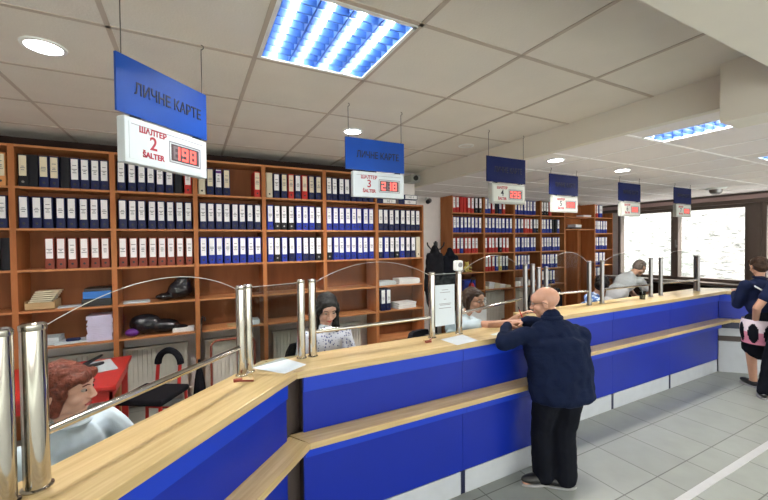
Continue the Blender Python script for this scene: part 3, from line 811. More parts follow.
# ------------------------------------------------------------------ counter
def pt(s, o):  # 45 degree section: s along from corner, o offset inwards from the front edge
    q = 2**.5
    return (.531-s/q-o/q, 2.145-s/q+o/q)
ZT, TT = 1.15, .042
# section A: diagonal left; B: long; C: right set-back; D: right diagonal
def slab(name, pts, z0, z1, m, label, cat='counter'):
    return tag(MB().prism(pts, z0, z1).build(name, m, bevel=.003), label, cat)
innerAB = (.394, 2.475)
LA_ = 3.6
pA = [pt(LA_, 0), (.531, 2.145), innerAB, (innerAB[0]-LA_/2**.5, innerAB[1]-LA_/2**.5)]
slab('worktop', pA, ZT-TT, ZT, 'beech_a', 'pale oak countertop of the diagonal counter at lower left', 'countertop')
slab('worktop', [(.533, 2.145), (3.0, 2.145), (3.0, 2.475), (.396, 2.475)], ZT-TT, ZT, 'beech', 'long pale oak countertop where the bald man leans', 'countertop')
slab('worktop', [(3.002, 2.45), (6.83, 2.45), (6.99, 2.83), (3.002, 2.83)], ZT-TT, ZT, 'beech', 'pale oak countertop of the set-back right counter', 'countertop')
slab('worktop', [(6.832, 2.45), (8.9, .38), (9.17, .65), (6.992, 2.83)], ZT-TT, ZT, 'beech', 'pale countertop turning toward the right photo edge', 'countertop')
# ledges
ZL = .765
def ptl(s, o): return pt(s, o)
slab('bag_ledge', [pt(LA_, -.105), (.575, 2.045), (.49, 2.18), (.44, 2.18-.045), pt(LA_, .03)], ZL-.038, ZL, 'beech_a', 'pale oak bag ledge along the diagonal counter', 'ledge')
slab('bag_ledge', [(.577, 2.045), (3.0, 2.045), (3.0, 2.20), (.492, 2.20)], ZL-.038, ZL, 'beech', 'pale oak bag ledge below the long countertop', 'ledge')
slab('bag_ledge', [(3.002, 2.345), (6.72, 2.345), (6.80, 2.50), (3.002, 2.50)], ZL-.038, ZL, 'beech', 'pale oak bag ledge of the set-back right counter', 'ledge')
slab('bag_ledge', [(6.722, 2.345), (8.8, .27), (8.9, .40), (6.802, 2.50)], ZL-.038, ZL, 'beech', 'bag ledge turning toward the right photo edge', 'ledge')

def unit(T, L, label, dep=.24, niche=False):
    """counter carcass: local x along the front, y into the clerks' side, front plane y=0."""
    t = thing('counter_unit', label, 'counter', tuple(T @ V((L/2, 0, 0))), 0, 'blue counter units')
    g_ = .0015
    MB().box(g_, L-g_, .02, dep, .0, ZL-.04, 0, T).box(g_, L-g_, .025, dep, ZL+.002, ZT-TT-.002, 0, T).build('carcass', 'carc', t)
    MB().box(g_, L-g_, .0, .018, ZL+.002, 1.012, 0, T).build('upper_panel', 'blue', t)
    MB().box(g_, L-g_, -.012, .018, 1.014, ZT-TT-.002, 0, T).build('upper_apron', 'blue_strip', t)
    if not niche:
        MB().box(g_, L-g_, .0, .018, .178, .636, 0, T).build('lower_panel', 'blue', t)
        MB().box(g_, L-g_, -.05, -.032, .638, ZL-.04, 0, T).box(g_, L-g_, -.032, .018, .638, .65, 0, T).build('lower_apron', 'blue_strip', t)
        MB().box(.022, L-.022, -.0, .018, .0, .172, 0, T).build('plinth_panel', 'plinth', t)
        for q in ((g_, .020), (L-.020, L-g_)): MB().box(*q, .002, .019, .0, .174, 0, T).build('plinth_joint', 'navy', t)
    else:
        MB().box(g_, L-g_, -.004, .018, .0, .44, 0, T).build('lower_panel', 'plinth', t)
        MB().box(g_, L-g_, -.05, -.03, .638, ZL-.04, 0, T).build('lower_apron', 'navy', t)
        MB().box(g_, L-g_, -.004, .018, .52, .636, 0, T).build('middle_panel', 'plinth', t)
    return t
S2 = 2**.5
tag(MB().prism([(.455, 2.16), (.572, 2.26), (.572, 2.42), (.30, 2.30)], .02, ZT-TT-.002).build('corner_post', 'carc'), 'dark corner post between the diagonal and the long counter', 'panel')
def TA(s):  # origin such that local x runs toward the corner along (+1,+1)
    return Matrix.Translation((*pt(s, .035), 0)) @ Matrix.Rotation(PI/4, 4, 'Z')
for i, lab in enumerate(('blue diagonal counter unit nearest the corner', 'blue diagonal counter unit at the lower photo edge', 'blue diagonal counter unit outside the photo')):
    unit(TA(.055+1.15*(i+1)), 1.15, lab)
for i, lab in enumerate(('blue counter unit right of the corner', 'blue counter unit left of the bald man', )):
    unit(Matrix.Translation((.575+1.21*i, 2.18, 0)), 1.21, lab)
for i, lab in enumerate(('blue set-back counter unit right behind the bald man', 'middle blue unit of the set-back counter', 'blue set-back counter unit at its far right end')):
    x = (3.0, 4.17, 5.385, 6.685)
    unit(Matrix.Translation((x[i], 2.485, 0)), x[i+1]-x[i], lab)
TD = Matrix.Translation((6.80, 2.50, 0)) @ Matrix.Rotation(-PI/4, 4, 'Z')
TD = Matrix.Translation((6.69, 2.48, 0)) @ Matrix.Rotation(-PI/4, 4, 'Z')
unit(TD, .9, 'dark unit at the bend behind the woman in the printed skirt', niche=True)
unit(TD @ Matrix.Translation((.9, 0, 0)), 1.9, 'blue counter unit beyond the right photo edge')
# blue side board closing the left end of the set-back counter above the desk
tag(MB().box(2.98, 2.998, 2.50, 2.80, .02, ZT-TT-.002).build('side_board', 'blue'), 'blue end board of the set-back counter behind the pen hand', 'panel')
# clerks' lower desk tops
def desk(pts, label):
    t = thing('clerk_desk', label, 'desk', (*pts[0], 0))
    MB().prism(pts, .71, .74).build('desktop', 'beech', t)
    cx = sum(p[0] for p in pts)/len(pts); cy = sum(p[1] for p in pts)/len(pts)
    for p in pts:
        a = p[0]+(cx-p[0])*.06; b = p[1]+(cy-p[1])*.12
        MB().box(a-.02, a+.02, b-.02, b+.02, 0, .71).build('leg', 'boxg', t)
desk([(.62, 2.48), (2.92, 2.48), (2.92, 2.72), (.62, 2.72)], 'low desk behind the long counter')
desk([(3.02, 2.86), (6.6, 2.86), (6.6, 3.05), (3.02, 3.05)], 'low desk behind the set-back counter')

# ------------------------------------------------------------------ posts, glass, rails
PZ = 1.665
def post(x, y, label, h=PZ, r=.026, m='chrome'):
    t = thing('steel_post', label, 'post', (x, y, ZT), 0, 'steel posts on the counter')
    MB().tube((x, y, ZT+.0005), (x, y, h-.004), r, n=24).build('shaft', m, t, smooth=True)
    MB().lathe([(.0001, h), (r*.8, h), (r*1.04, h-.006), (r*1.04, h-.02), (r, h-.022)], (x, y, 0)).build('cap', m, t, smooth=True)
    MB().lathe([(r+.008, ZT+.0005), (r+.008, ZT+.004), (r, ZT+.008)], (x, y, 0)).build('base_ring', m, t, smooth=True)
PP = [(-.497, 1.458), (-.44, 1.514), (.243, 2.250), (.287, 2.296), (.63, 2.40), (.705, 2.40), (1.668, 2.40), (1.935, 2.40),
      (3.06, 2.72), (3.17, 2.72), (3.33, 2.78), (3.45, 2.78), (4.11, 2.72), (4.355, 2.72), (5.37, 2.70), (5.61, 2.70), (6.53, 2.66), (6.60, 2.72)]
PL = ['big polished post cut by the left photo edge', 'big polished post beside the seated auburn-haired clerk', 'left post of the pair at the end of the first rail',
      'right post of the pair at the end of the first rail', 'left post of the pair beside the counter corner', 'post just left of the dark-haired clerk',
      'post left of the taped notice', 'post carrying the small white device', 'far post left of the bald head, left of its pair', 'far post left of the bald head, right of its pair',
      'shorter far post right behind the bald head, left', 'shorter far post right behind the bald head, right', 'far post left of the clerk in floral blouse',
      'far post in front of the clerk in floral blouse', 'far post right of the leaning man', 'far post before the window mullion', 'last far post before the window, left of pair', 'last far post before the window, right of pair']
for i, (p, l) in enumerate(zip(PP, PL)):
    post(*p, l, PZ if i not in (10, 11) else 1.62, (.029, .033)[i] if i < 2 else .026 if i < 8 else .024, 'chrome' if i < 8 else 'steel')

def pane(p0, p1, label, arch=0., z0=1.165, z1=1.645, m='glass', gap=.03, rail=False, flat=False):
    p0 = V((*p0, 0)); p1 = V((*p1, 0)); d = (p1-p0); L = d.length; d.normalize(); nrm = V((-d.y, d.x, 0))
    a = p0+d*gap; b = p1-d*gap; L2 = (b-a).length
    t = thing('glass_screen', label, 'glass screen', (a.x, a.y, z0), 0, 'glass screens on the counter')
    if rail: z0 = 1.33
    n = 24; top = []
    for i in range(n+1):
        u = i/n
        h = z1+arch*(1-(2*u-1)**2) if arch else z1
        top.append(a+d*(L2*u)+V((0, 0, h)))
    vs = []; fs = []
    for s in (-.004, .004):
        for q in top: vs.append(q+nrm*s)
        for i in range(n+1):
            q = a+d*(L2*i/n); vs.append(V((q.x, q.y, z0))+nrm*s)
    k = n+1
    for i in range(n):
        fs.append((i, i+1, k+i+1, k+i)); fs.append((2*k+i, 3*k+i, 3*k+i+1, 2*k+i+1))
    MB().add(vs, fs).build('pane', m, t)
    e = MB(); e.path([q+V((0, 0, .002)) for q in top], (.0016), n=6); e.build('pane_edge', 'edge', t, smooth=True)
    if rail:
        MB().tube(p0+V((0, 0, 1.312)), p1+V((0, 0, 1.312)), .014, n=14).build('rail', 'chrome', t, smooth=True)
pane(PP[1], PP[2], 'arched glass screen in front of the auburn-haired clerk', .11, rail=True)
pane(PP[0], (-1.25, .68), 'arched glass screen beyond the left photo edge', .12, rail=True)
pane(PP[3], PP[4], 'dark rectangular glass behind the sheet at the counter corner', m='smoked')
pane(PP[5], PP[6], 'arched glass screen before the clerk in printed shirt', .115, rail=True)
pane(PP[6], PP[7], 'narrow glass carrying the taped notice', m='smoked')
pane(PP[7], (3.0, 2.72), 'arched glass screen before the clerk serving the bald man', .125, rail=True)
pane(PP[11], PP[12], 'far arched glass screen behind the bald man', .125, rail=True)
pane(PP[13], PP[14], 'far arched glass screen before the leaning man', .10, rail=True)
pane(PP[12], PP[13], 'far narrow glass beside the floral blouse clerk', m='glass')
pane(PP[15], PP[16], 'far arched glass screen before the window', .10, rail=True)

# things on the counter
def sheet(pts, z, label, m='paper'):
    b = MB(); b.prism(pts, z, z+.0012)
    o = b.build('paper_sheet', [m])
    return tag(o, label, 'paper')
sheet([(.31, 2.352), (.52, 2.46), (.618, 2.25), (.462, 2.15)], ZT+.0008, 'white sheet lying on the counter corner')
sheet([(1.69, 2.32), (1.93, 2.35), (1.92, 2.155), (1.70, 2.13)], ZT+.0008, 'white sheet on the counter under the taped notice')
sheet([(2.12, 2.24), (2.36, 2.30), (2.40, 2.20), (2.18, 2.16)], ZT+.0008, 'form being signed under the bald man\'s hand')
t = thing('taped_notice', 'pale printed notice taped to the narrow glass', 'notice', (1.80, 2.39, 1.2))
MB().box(1.685, 1.885, 2.392, 2.3935, 1.235, 1.56).build('sheet', 'paper', t)
b = MB()
for k, (z, w0) in enumerate(((1.52, .03), (1.50, .05), (1.445, .012), (1.41, .06), (1.40, .05), (1.375, .06))):
    b.box(1.79-w0, 1.79+w0, 2.3915, 2.392, z-.0022, z+.0022)
b.build('lettering', 'ink', t)
t = thing('card_reader', 'small white device on top of the post', 'device', (1.935, 2.40, PZ))
MB().box(1.895, 1.965, 2.375, 2.425, PZ+.001, PZ+.085).build('housing', 'white', t, bevel=.012)
MB().tube((1.93, 2.373, PZ+.05), (1.93, 2.368, PZ+.05), .020).build('lens', 'ink', t, smooth=True)
def pen(x, y, a, label):
    t = thing('counter_pen', label, 'pen', (x, y, ZT), 0, 'pens on cords')
    c, s = math.cos(a), math.sin(a)
    MB().tube((x, y, ZT+.006), (x+.10*c, y+.10*s, ZT+.006), .005).build('barrel', 'brick', t, smooth=True)
    MB().path([(x+.10*c, y+.10*s, ZT+.005)]+[(x+.06*c+.045*math.cos(q), y+.05+.03*math.sin(q), ZT+.004) for q in [i*.5 for i in range(11)]], .002, n=6).build('cord', 'card', t, smooth=True)
    MB().box(x-.01, x+.035, y-.012, y+.012, ZT+.0005, ZT+.0135).build('holder', 'brick', t)
pen(.20, 2.16, -.5, 'pen on a cord at the foot of the first post pair')
pen(1.55, 2.30, .6, 'pen on a cord before the taped notice posts')
t = thing('water_glass', 'clear drinking glass on the far counter before the leaning man', 'glass', (5.02, 2.62, ZT))
MB().lathe([(.0001, ZT+.004), (.03, ZT+.004), (.036, ZT+.11), (.034, ZT+.11), (.028, ZT+.01), (.0001, ZT+.01)], (5.02, 2.62, 0)).build('tumbler', 'smoked', t, smooth=True)
MB().tube((5.02, 2.62, ZT+.012), (5.035, 2.63, ZT+.15), .004).build('spoon', 'steel', t)
t = thing('desk_phone', 'black telephone on the desk behind the taped notice', 'telephone', (1.85, 2.6, .74))
MB().box(1.70, 2.0, 2.50, 2.70, .741, 1.06).build('screen_back', 'black', t, bevel=.01)
MB().box(1.78, 1.92, 2.515, 2.685, 1.06, 1.10).build('handset', 'black', t, bevel=.01)

# ------------------------------------------------------------------ hanging signs
SEG = {'0': 'abcdef', '1': 'bc', '2': 'abged', '3': 'abgcd', '4': 'fgbc', '5': 'afgcd', '6': 'afgedc', '7': 'abc', '8': 'abcdefg', '9': 'abcdfg'}
def sign(P, ang, num, digits, zt, label, dark=False, first=False, ceil=HC, text='ЛИЧНЕ КАРТЕ', L=.555, x0=.065):
    """P: left end of plate (x,y); plate runs along angle ang; reads from the -y side."""
    T = Matrix.Translation((*P, zt)) @ Matrix.Rotation(ang, 4, 'Z')
    t = thing('hanging_sign', label, 'sign', (*P, zt), 0, 'hanging counter signs')
    bx = lambda b, *a, **k: b.box(*a, T=T, **k)
    pm = 'sign_dark' if dark else 'sign'
    o = MB().box(0, L, 0, .012, -.262, 0, 0, T).build('name_plate', pm, t)
    TT_ = T @ Matrix.Translation((L*.54, -.002, -.135)) @ Matrix.Rotation(PI/2, 4, 'X')
    text_mesh('lettering', text, .078, TT_, 'sign_ink', o, .0012, .74, .0009)
    xe = L-.005
    bm_ = 'boxw' if first else 'boxg'
    bo = MB().box(x0, xe, 0, .05, -.484, -.272, 0, T).build('number_box', bm_, t, bevel=.004)
    facem = 'boxw' if first else 'facel'
    MB().box(x0+.04, x0+.09, .01, .04, -.272, -.262, 0, T).box(L-.085, L-.035, .01, .04, -.272, -.262, 0, T).build('bracket', 'black', t)
    f = MB().box(x0+.02, xe-.015, -.002, 0, -.464, -.292, 0, T).build('face_panel', facem, bo)
    if first:
        MB().box(x0+.03, xe-.03, -.0032, -.002, -.303, -.3005, 0, T).build('rule', 'ink', bo)
    for s, sz, xx, zz, m in (('ШАЛТЕР', .038, x0+.145, -.320, 'maroon'), (num, .090, x0+.145, -.375, 'maroon' if first else 'sign_ink'), ('ŠALTER', .038, x0+.145, -.434, 'maroon')):
        text_mesh('lettering', s, sz, T @ Matrix.Translation((xx, -.003, zz)) @ Matrix.Rotation(PI/2, 4, 'X'), m, bo, .0008, .94, .0013)
    dx0, dx1 = x0+.248, x0+.430
    bz = MB()
    for a in ((dx0-.012, dx1+.012, -.336, -.330), (dx0-.012, dx1+.012, -.440, -.434), (dx0-.012, dx0-.008, -.434, -.336), (dx1+.008, dx1+.012, -.434, -.336)):
        bz.box(a[0], a[1], -.004, -.0021, a[2], a[3], 0, T)
    bz.build('display_rim', 'ink', bo)
    dp = MB().box(dx0, dx1, -.0035, -.0021, -.428, -.342, 0, T).build('display', 'ledbg', bo)
    on, off = MB(), MB(); dw = (dx1-dx0-.02)/3
    for i, ch in enumerate(digits):
        a = dx0+.012+dw*i; b_ = a+dw-.012; z1, z0 = -.350, -.420; zm = (z1+z0)/2; w = .012
        sg = {'a': (a, b_, z1-w, z1), 'd': (a, b_, z0, z0+w), 'g': (a, b_, zm-w/2, zm+w/2), 'f': (a, a+w, zm, z1), 'b': (b_-w, b_, zm, z1), 'e': (a, a+w, z0, zm), 'c': (b_-w, b_, z0, zm)}
        for kx, q in sg.items():
            (on if kx in SEG[ch] else off).box(q[0], q[1], -.0046 if kx in SEG[ch] else -.004, -.0034, q[2], q[3], 0, T)
    on.build('digits', 'led', bo)
    if off.v: off.build('unlit_segments', 'ledoff', bo)
    for xx in (.03, L-.025):
        a = T @ V((xx, .006, 0)); h = ceil-zt
        b = MB(); b.path([a, a+V((0, 0, h*.5)), a+V((.0, 0, h-.03))], .0026, n=6)
        b.path([a+V((0, 0, h-.03)), a+V((.012, 0, h-.02)), a+V((.012, 0, h-.006)), a+V((0, 0, h-.001))], .003, n=6)
        b.build('wire', 'wire', t)
    return t
sign((-.284, 2.024), PI/4, '2', '198', 2.77, 'large bright blue hanging sign of counter 2, nearest the viewer', first=True, L=.532, x0=.034)
sign((1.128, 2.83), 0, '3', '218', 2.772, 'bright blue hanging sign of counter 3', first=True)
sign((2.70, 2.885), 0, '4', '235', 2.785, 'dark hanging sign of counter 4 before the ceiling step', dark=True)
sign((4.03, 3.19), 0, '5', '008', 2.755, 'dark hanging sign of counter 5 before the far bookcases', dark=True, ceil=HL)
sign((5.50, 3.19), 0, '6', '008', 2.74, 'dark hanging sign of counter 6 left of the window mullion', dark=True, ceil=HL)
sign((7.05, 3.20), 0, '7', '008', 2.765, 'farthest hanging sign, counter 7, in front of the window', dark=True, ceil=HL)

# ------------------------------------------------------------------ people
def frame_of(yaw, pitch=0., roll=0.):
    return Matrix.Rotation(yaw, 3, 'Z') @ Matrix.Rotation(pitch, 3, 'X') @ Matrix.Rotation(roll, 3, 'Y')
def head_prims(b, c, F, s=1., female=False):
    c = V(c); P_ = lambda x, y, z: c+F @ (V((x, y, z))*s)
    E_ = lambda p, r: b.ell(P_(*p), [q*s for q in r], F, 18, 12)
    E_((0, -.018, .035), (.074, .094, .082))
    E_((0, .02, -.03), (.058, .066, .072))
    E_((0, .035, .035), (.062, .06, .055))
    E_((0, .052, -.085), (.030, .030, .022))
    for q in (-1, 1):
        E_((q*.036, .05, -.028), (.026, .030, .028))
        E_((q*.045, .0, -.065), (.02, .04, .028))
        E_((q*.077, -.012, -.008), (.009, .02, .031))
        b.cap(P_(q*.012, .085, .027), P_(q*.045, .070, .027), .009*s, .008*s)
        E_((q*.013, .098, -.030), (.009, .010, .007))
    b.cap(P_(0, .085, .02), P_(0, .106, -.022), .008*s, .0115*s)
    b.cap(P_(-.014, .082, -.053), P_(.014, .082, -.053), .009*s, .009*s)
    b.cap(P_(-.012, .080, -.065), P_(.012, .080, -.065), .009*s, .009*s)
def head_extras(c, F, t, s=1., brow='hair_b', glasses=False, lips='lips'):
    c = V(c); P_ = lambda x, y, z: c+F @ (V((x, y, z))*s)
    for q in (-1, 1):
        b = MB(); b.ell(P_(q*.031, .078, .008), [.0125*s, .010*s, .0085*s], F, 12, 8)
        b.ell(P_(q*.031, .0865, .007), [.0055*s, .003*s, .0055*s], F, 10, 6, 1)
        b.build('eye', ['eye', 'iris'], t, smooth='all')
        b = MB(); b.path([P_(q*.016, .093, .027), P_(q*.032, .091, .033), P_(q*.048, .080, .028)], .0028*s, n=6); b.build('eyebrow', brow, t, smooth=True)
    b = MB(); b.path([P_(-.022, .084, -.059), P_(-.010, .0925, -.054), P_(0, .0935, -.056), P_(.010, .0925, -.054), P_(.022, .084, -.059)], .0038*s, n=6)
    b.path([P_(-.020, .084, -.060), P_(0, .0915, -.066), P_(.020, .084, -.060)], .004*s, n=6)
    b.build('lips', lips, t, smooth=True)
    if glasses:
        b = MB()
        for q in (-1, 1):
            b.path([P_(q*.034+.022*math.cos(a), .102, .006+.017*math.sin(a)) for a in [2*PI*i/14 for i in range(15)]], .0018*s, n=6)
            b.path([P_(q*.056, .10, .01), P_(q*.075, .08, .012), P_(q*.083, -.005, .012), P_(q*.084, -.03, -.004)], .0022*s, n=6)
        b.path([P_(-.012, .103, .008), P_(0, .108, .011), P_(.012, .103, .008)], .0016*s, n=6)
        b.build('glasses', 'black', t, smooth=True)

def hand(b, w, d, n, side, s=1., curl=.5):
    """w wrist, d direction of the fingers, n back-of-hand normal, side +1 if thumb lies along +cross(d,n)."""
    w = V(w); d = V(d).normalized(); n = V(n); n = (n-d*n.dot(d)).normalized(); x = d.cross(n)*side
    F = Matrix((x, d, n)).transposed()
    b.ell(w+d*.045*s, (.038*s, .050*s, .014*s), F, 12, 8)
    b.cap(w, w+d*.03*s, .025*s, .022*s)
    for i, (ox, L) in enumerate(((.028, .070), (.010, .078), (-.009, .073), (-.027, .056))):
        base = w+d*.085*s+x*ox*s; r = .0085*s; p = base-d*.015*s; ang = 0
        fan = x*(ox*.25)
        for k, fr in enumerate((.45, .32, .23)):
            ang += curl*(.35+.35*k)
            q = p+(d*math.cos(ang)-n*math.sin(ang)+fan).normalized()*(L*fr*s+(.015*s if k == 0 else 0))
            b.cap(p, q, r*(1-.08*k), r*(.93-.08*k), 8, 3); p = q
    p = w+d*.02*s+x*.026*s
    q = p+(x*.75+d*.7-n*.25).normalized()*.042*s; b.cap(p, q, .012*s, .010*s, 8, 3)
    r_ = q+(x*.25+d*.95-n*.3).normalized()*.030*s; b.cap(q, r_, .010*s, .008*s, 8, 3)

def person(label, J, yaw_head, pitch_head, skin, top, bottom, sleeves='long', topm='shirt_w', female=False, glasses=False,
           brow='hair_b', hair=None, s=1., fat=1., jacket_len=0., shoes='shoe', vox=.008, handspec=None, folds=.008, skirt=None, baggy=.012):
    g = {k: V(v) for k, v in J.items()}
    base = (g['anL']+g['anR'])/2
    t = thing('person', label, 'person', (base.x, base.y, 0))
    rt = (g['shR']-g['shL']).normalized(); up = (g['neck']-g['pelvis']).normalized()
    fw = up.cross(rt).normalized(); rt = fw.cross(up).normalized()
    F = Matrix((rt, fw, up)).transposed()
    Fh = frame_of(yaw_head, pitch_head)
    sw = (g['shR']-g['shL']).length
    def torso(b, k):
        L = (g['neck']-g['pelvis']).length
        ch = g['neck']-up*.17; be = g['pelvis'].lerp(g['neck'], .38)
        b.ell(ch, (sw*.45+k, .105*fat+k, .17+k), F)
        b.ell(be+fw*.01*fat, (sw*.39*fat+k, .105*fat+k, L*.30+k), F)
        b.ell(g['pelvis'], (sw*.43*fat+k, .115*fat+k, .12+k), F)
        b.cap(g['shL']-up*.01, g['shR']-up*.01, .052+k, .052+k)
        b.cap(g['neck']-up*.06, g['neck']+up*.0, .075+k*.6, .052+k*.5)
        if female:
            for q in (-1, 1): b.ell(ch+fw*.075-up*.03+rt*q*.075, (.065+k, .05+k, .06+k), F)
    def arm(b, S, k, a=1., upto=1.):
        sh, el, wr = g['sh'+S], g['el'+S], g['wr'+S]
        b.cap(sh, el, .050+k, .040+k*1.1)
        if a >= 1: b.cap(el, el.lerp(wr, upto), .040+k*1.1, .028+k*1.1)
    def leg(b, S, k):
        hp = g['pelvis']+rt*(.09 if S == 'R' else -.09)-up*.03
        b.cap(hp, g['kn'+S], .082*fat**.5+k, .056+k*1.2); b.cap(g['kn'+S], g['an'+S]+V((0, 0, .0)), .056+k*1.2, .038+k*1.6)
    b = MB()
    head_prims(b, g['head'], Fh, s, female)
    b.cap(g['neck']+up*.0, g['head']+Fh @ V((0, -.02, -.05)), .056 if not female else .047, .050 if not female else .043)
    torso(b, -.012)
    for S, sd in (('L', -1), ('R', 1)):
        arm(b, S, 0); leg(b, S, 0)
        hs = (handspec or {}).get(S, {})
        d = hs.get('d', g['wr'+S]-g['el'+S]); n = hs.get('n', V((0, 0, 1)))
        hand(b, g['wr'+S]+(g['wr'+S]-g['el'+S]).normalized()*.01, d, n, hs.get('side', -sd), .95 if female else 1.05, hs.get('curl', .5))
        b.cap(g['an'+S], g['an'+S]+(g['toe'+S]-g['an'+S])*.8-V((0, 0, .02)), .035, .025)
    remesh(b, 'body', skin, vox*.75, 1, parent=t)
    head_extras(g['head'], Fh, t, s, brow, glasses)
    # top
    b = MB(); torso(b, .012)
    for S in 'LR':
        if sleeves == 'long': arm(b, S, .016, 1, .97)
        elif sleeves == 'short': b.cap(g['sh'+S], g['sh'+S].lerp(g['el'+S], .5), .062, .064)
    if jacket_len:
        for k_ in range(14):
            z_ = -jacket_len+.05+k_*.03; b.ell(g['pelvis']+up*z_, (sw*(.50+.002*k_)*fat, .155*fat, .07), F)
        b.cap(g['neck']-up*.08, g['neck']+up*.01, .11, .075)
    cut = g['neck']+up*.035
    o = remesh(b, 'jacket' if jacket_len else 'shirt', topm, vox, 14 if jacket_len else 3, folds, 7, parent=t)
    if jacket_len or sleeves == 'long':
        c = MB(); n = 20; pts = []
        for i in range(n+1):
            a = 2*PI*i/n; pts.append(g['neck']+up*(.012+.012*math.sin(a))+rt*.068*math.cos(a)+fw*.064*math.sin(a))
        c.path(pts, .017 if jacket_len else .009, n=8); c.build('collar', topm, t, smooth=True)
    # bottom
    b = MB(); b.ell(g['pelvis'], (sw*.44*fat+.006, .12*fat+.004, .12), F)
    if skirt:
        pz = g['pelvis']; kn = (g['knL']+g['knR'])/2
        b = MB(); b.cap(pz, kn+V((0, 0, .07)), .15, .165); b.ell(pz, (.18, .14, .13), F)
        remesh(b, 'skirt', skirt, vox, 3, .01, 8, parent=t)
    else:
        for S in 'LR': leg(b, S, baggy)
        remesh(b, 'trousers', bottom, vox, 3, .008, 9, parent=t)
    for S in 'LR':
        a, e = g['an'+S], g['toe'+S]; d = (e-a); d.z = 0; d.normalize(); z0 = a.z-.08
        Fs = Matrix((V((d.y, -d.x, 0)), d, V((0, 0, 1)))).transposed()
        b = MB(); b.cap(a-V((0, 0, .03)), a+d*.03-V((0, 0, .04)), .045, .042); b.ell(a+d*.06+V((0, 0, z0-a.z+.045)), (.047, .13, .040), Fs); b.ell(a+d*.02+V((0, 0, z0-a.z+.04)), (.042, .075, .038), Fs)
        so = remesh(b, 'shoe', shoes, .007, 2, parent=t)
        q = MB(); n = 16
        pts2 = [(a+d*(.055+.135*math.sin(2*PI*i/n)))+Fs @ V((.047*math.cos(2*PI*i/n), 0, 0)) for i in range(n)]
        q.prism([(p.x, p.y) for p in pts2], z0, z0+.016).build('sole', 'sole', so)
    if hair: hair(t, g['head'], Fh)
    return t

def hair_fn(m, prims, amp=.006, vox=.006):
    def f(t, c, F):
        b = MB(); c = V(c)
        for p in prims:
            if p[0] == 'e': b.ell(c+F @ V(p[1]), p[2], F, 18, 12)
            else: b.cap(c+F @ V(p[1]), c+F @ V(p[2]), p[3], p[4])
        remesh(b, 'hair', m, vox, 2, amp, 22, parent=t)
    return f
CAP = [('e', (0, -.028, .044), (.085, .098, .085)), ('e', (0, .010, .066), (.068, .074, .046))]

# auburn haired clerk (seated, profile to the right)
w1 = (-.495, 2.062, 1.275)
person('clerk with auburn hair and pale blue-white shirt seated at lower left', dict(
    head=w1, neck=(-.49, 2.09, 1.11), shL=(-.40, 2.25, 1.04), shR=(-.62, 1.97, 1.04), elL=(-.24, 2.28, .84), elR=(-.48, 1.90, .84), wrL=(-.05, 2.20, .79), wrR=(-.26, 1.98, .79),
    pelvis=(-.60, 2.15, .56), knL=(-.28, 2.42, .50), knR=(-.36, 2.22, .50), anL=(-.28, 2.45, .08), anR=(-.36, 2.25, .08), toeL=(-.13, 2.42, .03), toeR=(-.21, 2.22, .03)),
    math.radians(-102), math.radians(-5), 'skin_p', None, 'trous', 'long', 'shirt_w', True, brow='hair_r',
    hair=hair_fn('hair_r', CAP+[('c', (.072, -.03, .02), (.068, -.05, -.07), .024, .02), ('c', (-.072, -.03, .02), (-.068, -.05, -.07), .024, .02),
        ('e', (0, -.05, -.01), (.084, .068, .10)), ('c', (-.045, .072, .064), (.045, .072, .064), .022, .022), ('c', (-.04, .082, .05), (.045, .080, .048), .012, .013), ('c', (.076, .015, .02), (.073, 0, -.075), .024, .02), ('c', (-.076, .015, .02), (-.073, 0, -.075), .024, .02), ('c', (.074, .02, .0), (.072, -.01, -.06), .022, .022), ('c', (-.074, .02, .0), (-.072, -.01, -.06), .022, .022), ('c', (.058, .045, .058), (.070, .0, .03), .026, .026), ('c', (-.058, .045, .058), (-.070, .0, .03), .026, .026)]))
office_chair(-.68, 2.18, math.radians(-90), 'black office chair behind the auburn-haired clerk')
# dark haired clerk in printed shirt
person('clerk with long black hair and white printed T-shirt looking down', dict(
    head=(.955, 2.83, 1.375), neck=(.945, 2.87, 1.215), shL=(.775, 2.86, 1.15), shR=(1.115, 2.88, 1.15), elL=(.74, 2.78, .90), elR=(1.17, 2.80, .90), wrL=(.86, 2.64, .785), wrR=(1.04, 2.64, .785),
    pelvis=(.94, 3.03, .56), knL=(.84, 2.72, .52), knR=(1.04, 2.72, .52), anL=(.84, 2.80, .08), anR=(1.04, 2.80, .08), toeL=(.84, 2.66, .03), toeR=(1.04, 2.66, .03)),
    math.radians(180-4), math.radians(-20), 'skin_p', None, 'trous', 'short', 'shirt_print', True, brow='hair_k',
    hair=hair_fn('hair_k', CAP+[('e', (0, -.05, .0), (.088, .07, .11)), ('c', (.074, -.01, .03), (.082, .0, -.16), .026, .03), ('c', (-.074, -.01, .03), (-.082, .0, -.16), .026, .03),
        ('c', (.082, .0, -.16), (.075, .03, -.25), .03, .018), ('c', (-.082, .0, -.16), (-.075, .03, -.27), .03, .018), ('c', (.03, .062, .072), (.072, .03, .0), .022, .026), ('c', (-.03, .062, .072), (-.072, .03, .0), .022, .026), ('c', (.085, .01, -.16), (.07, .085, -.27), .034, .022), ('c', (-.085, .01, -.16), (-.075, .085, -.29), .034, .022)]))
office_chair(.94, 3.16, math.radians(180), 'black office chair of the clerk with long black hair', .98)
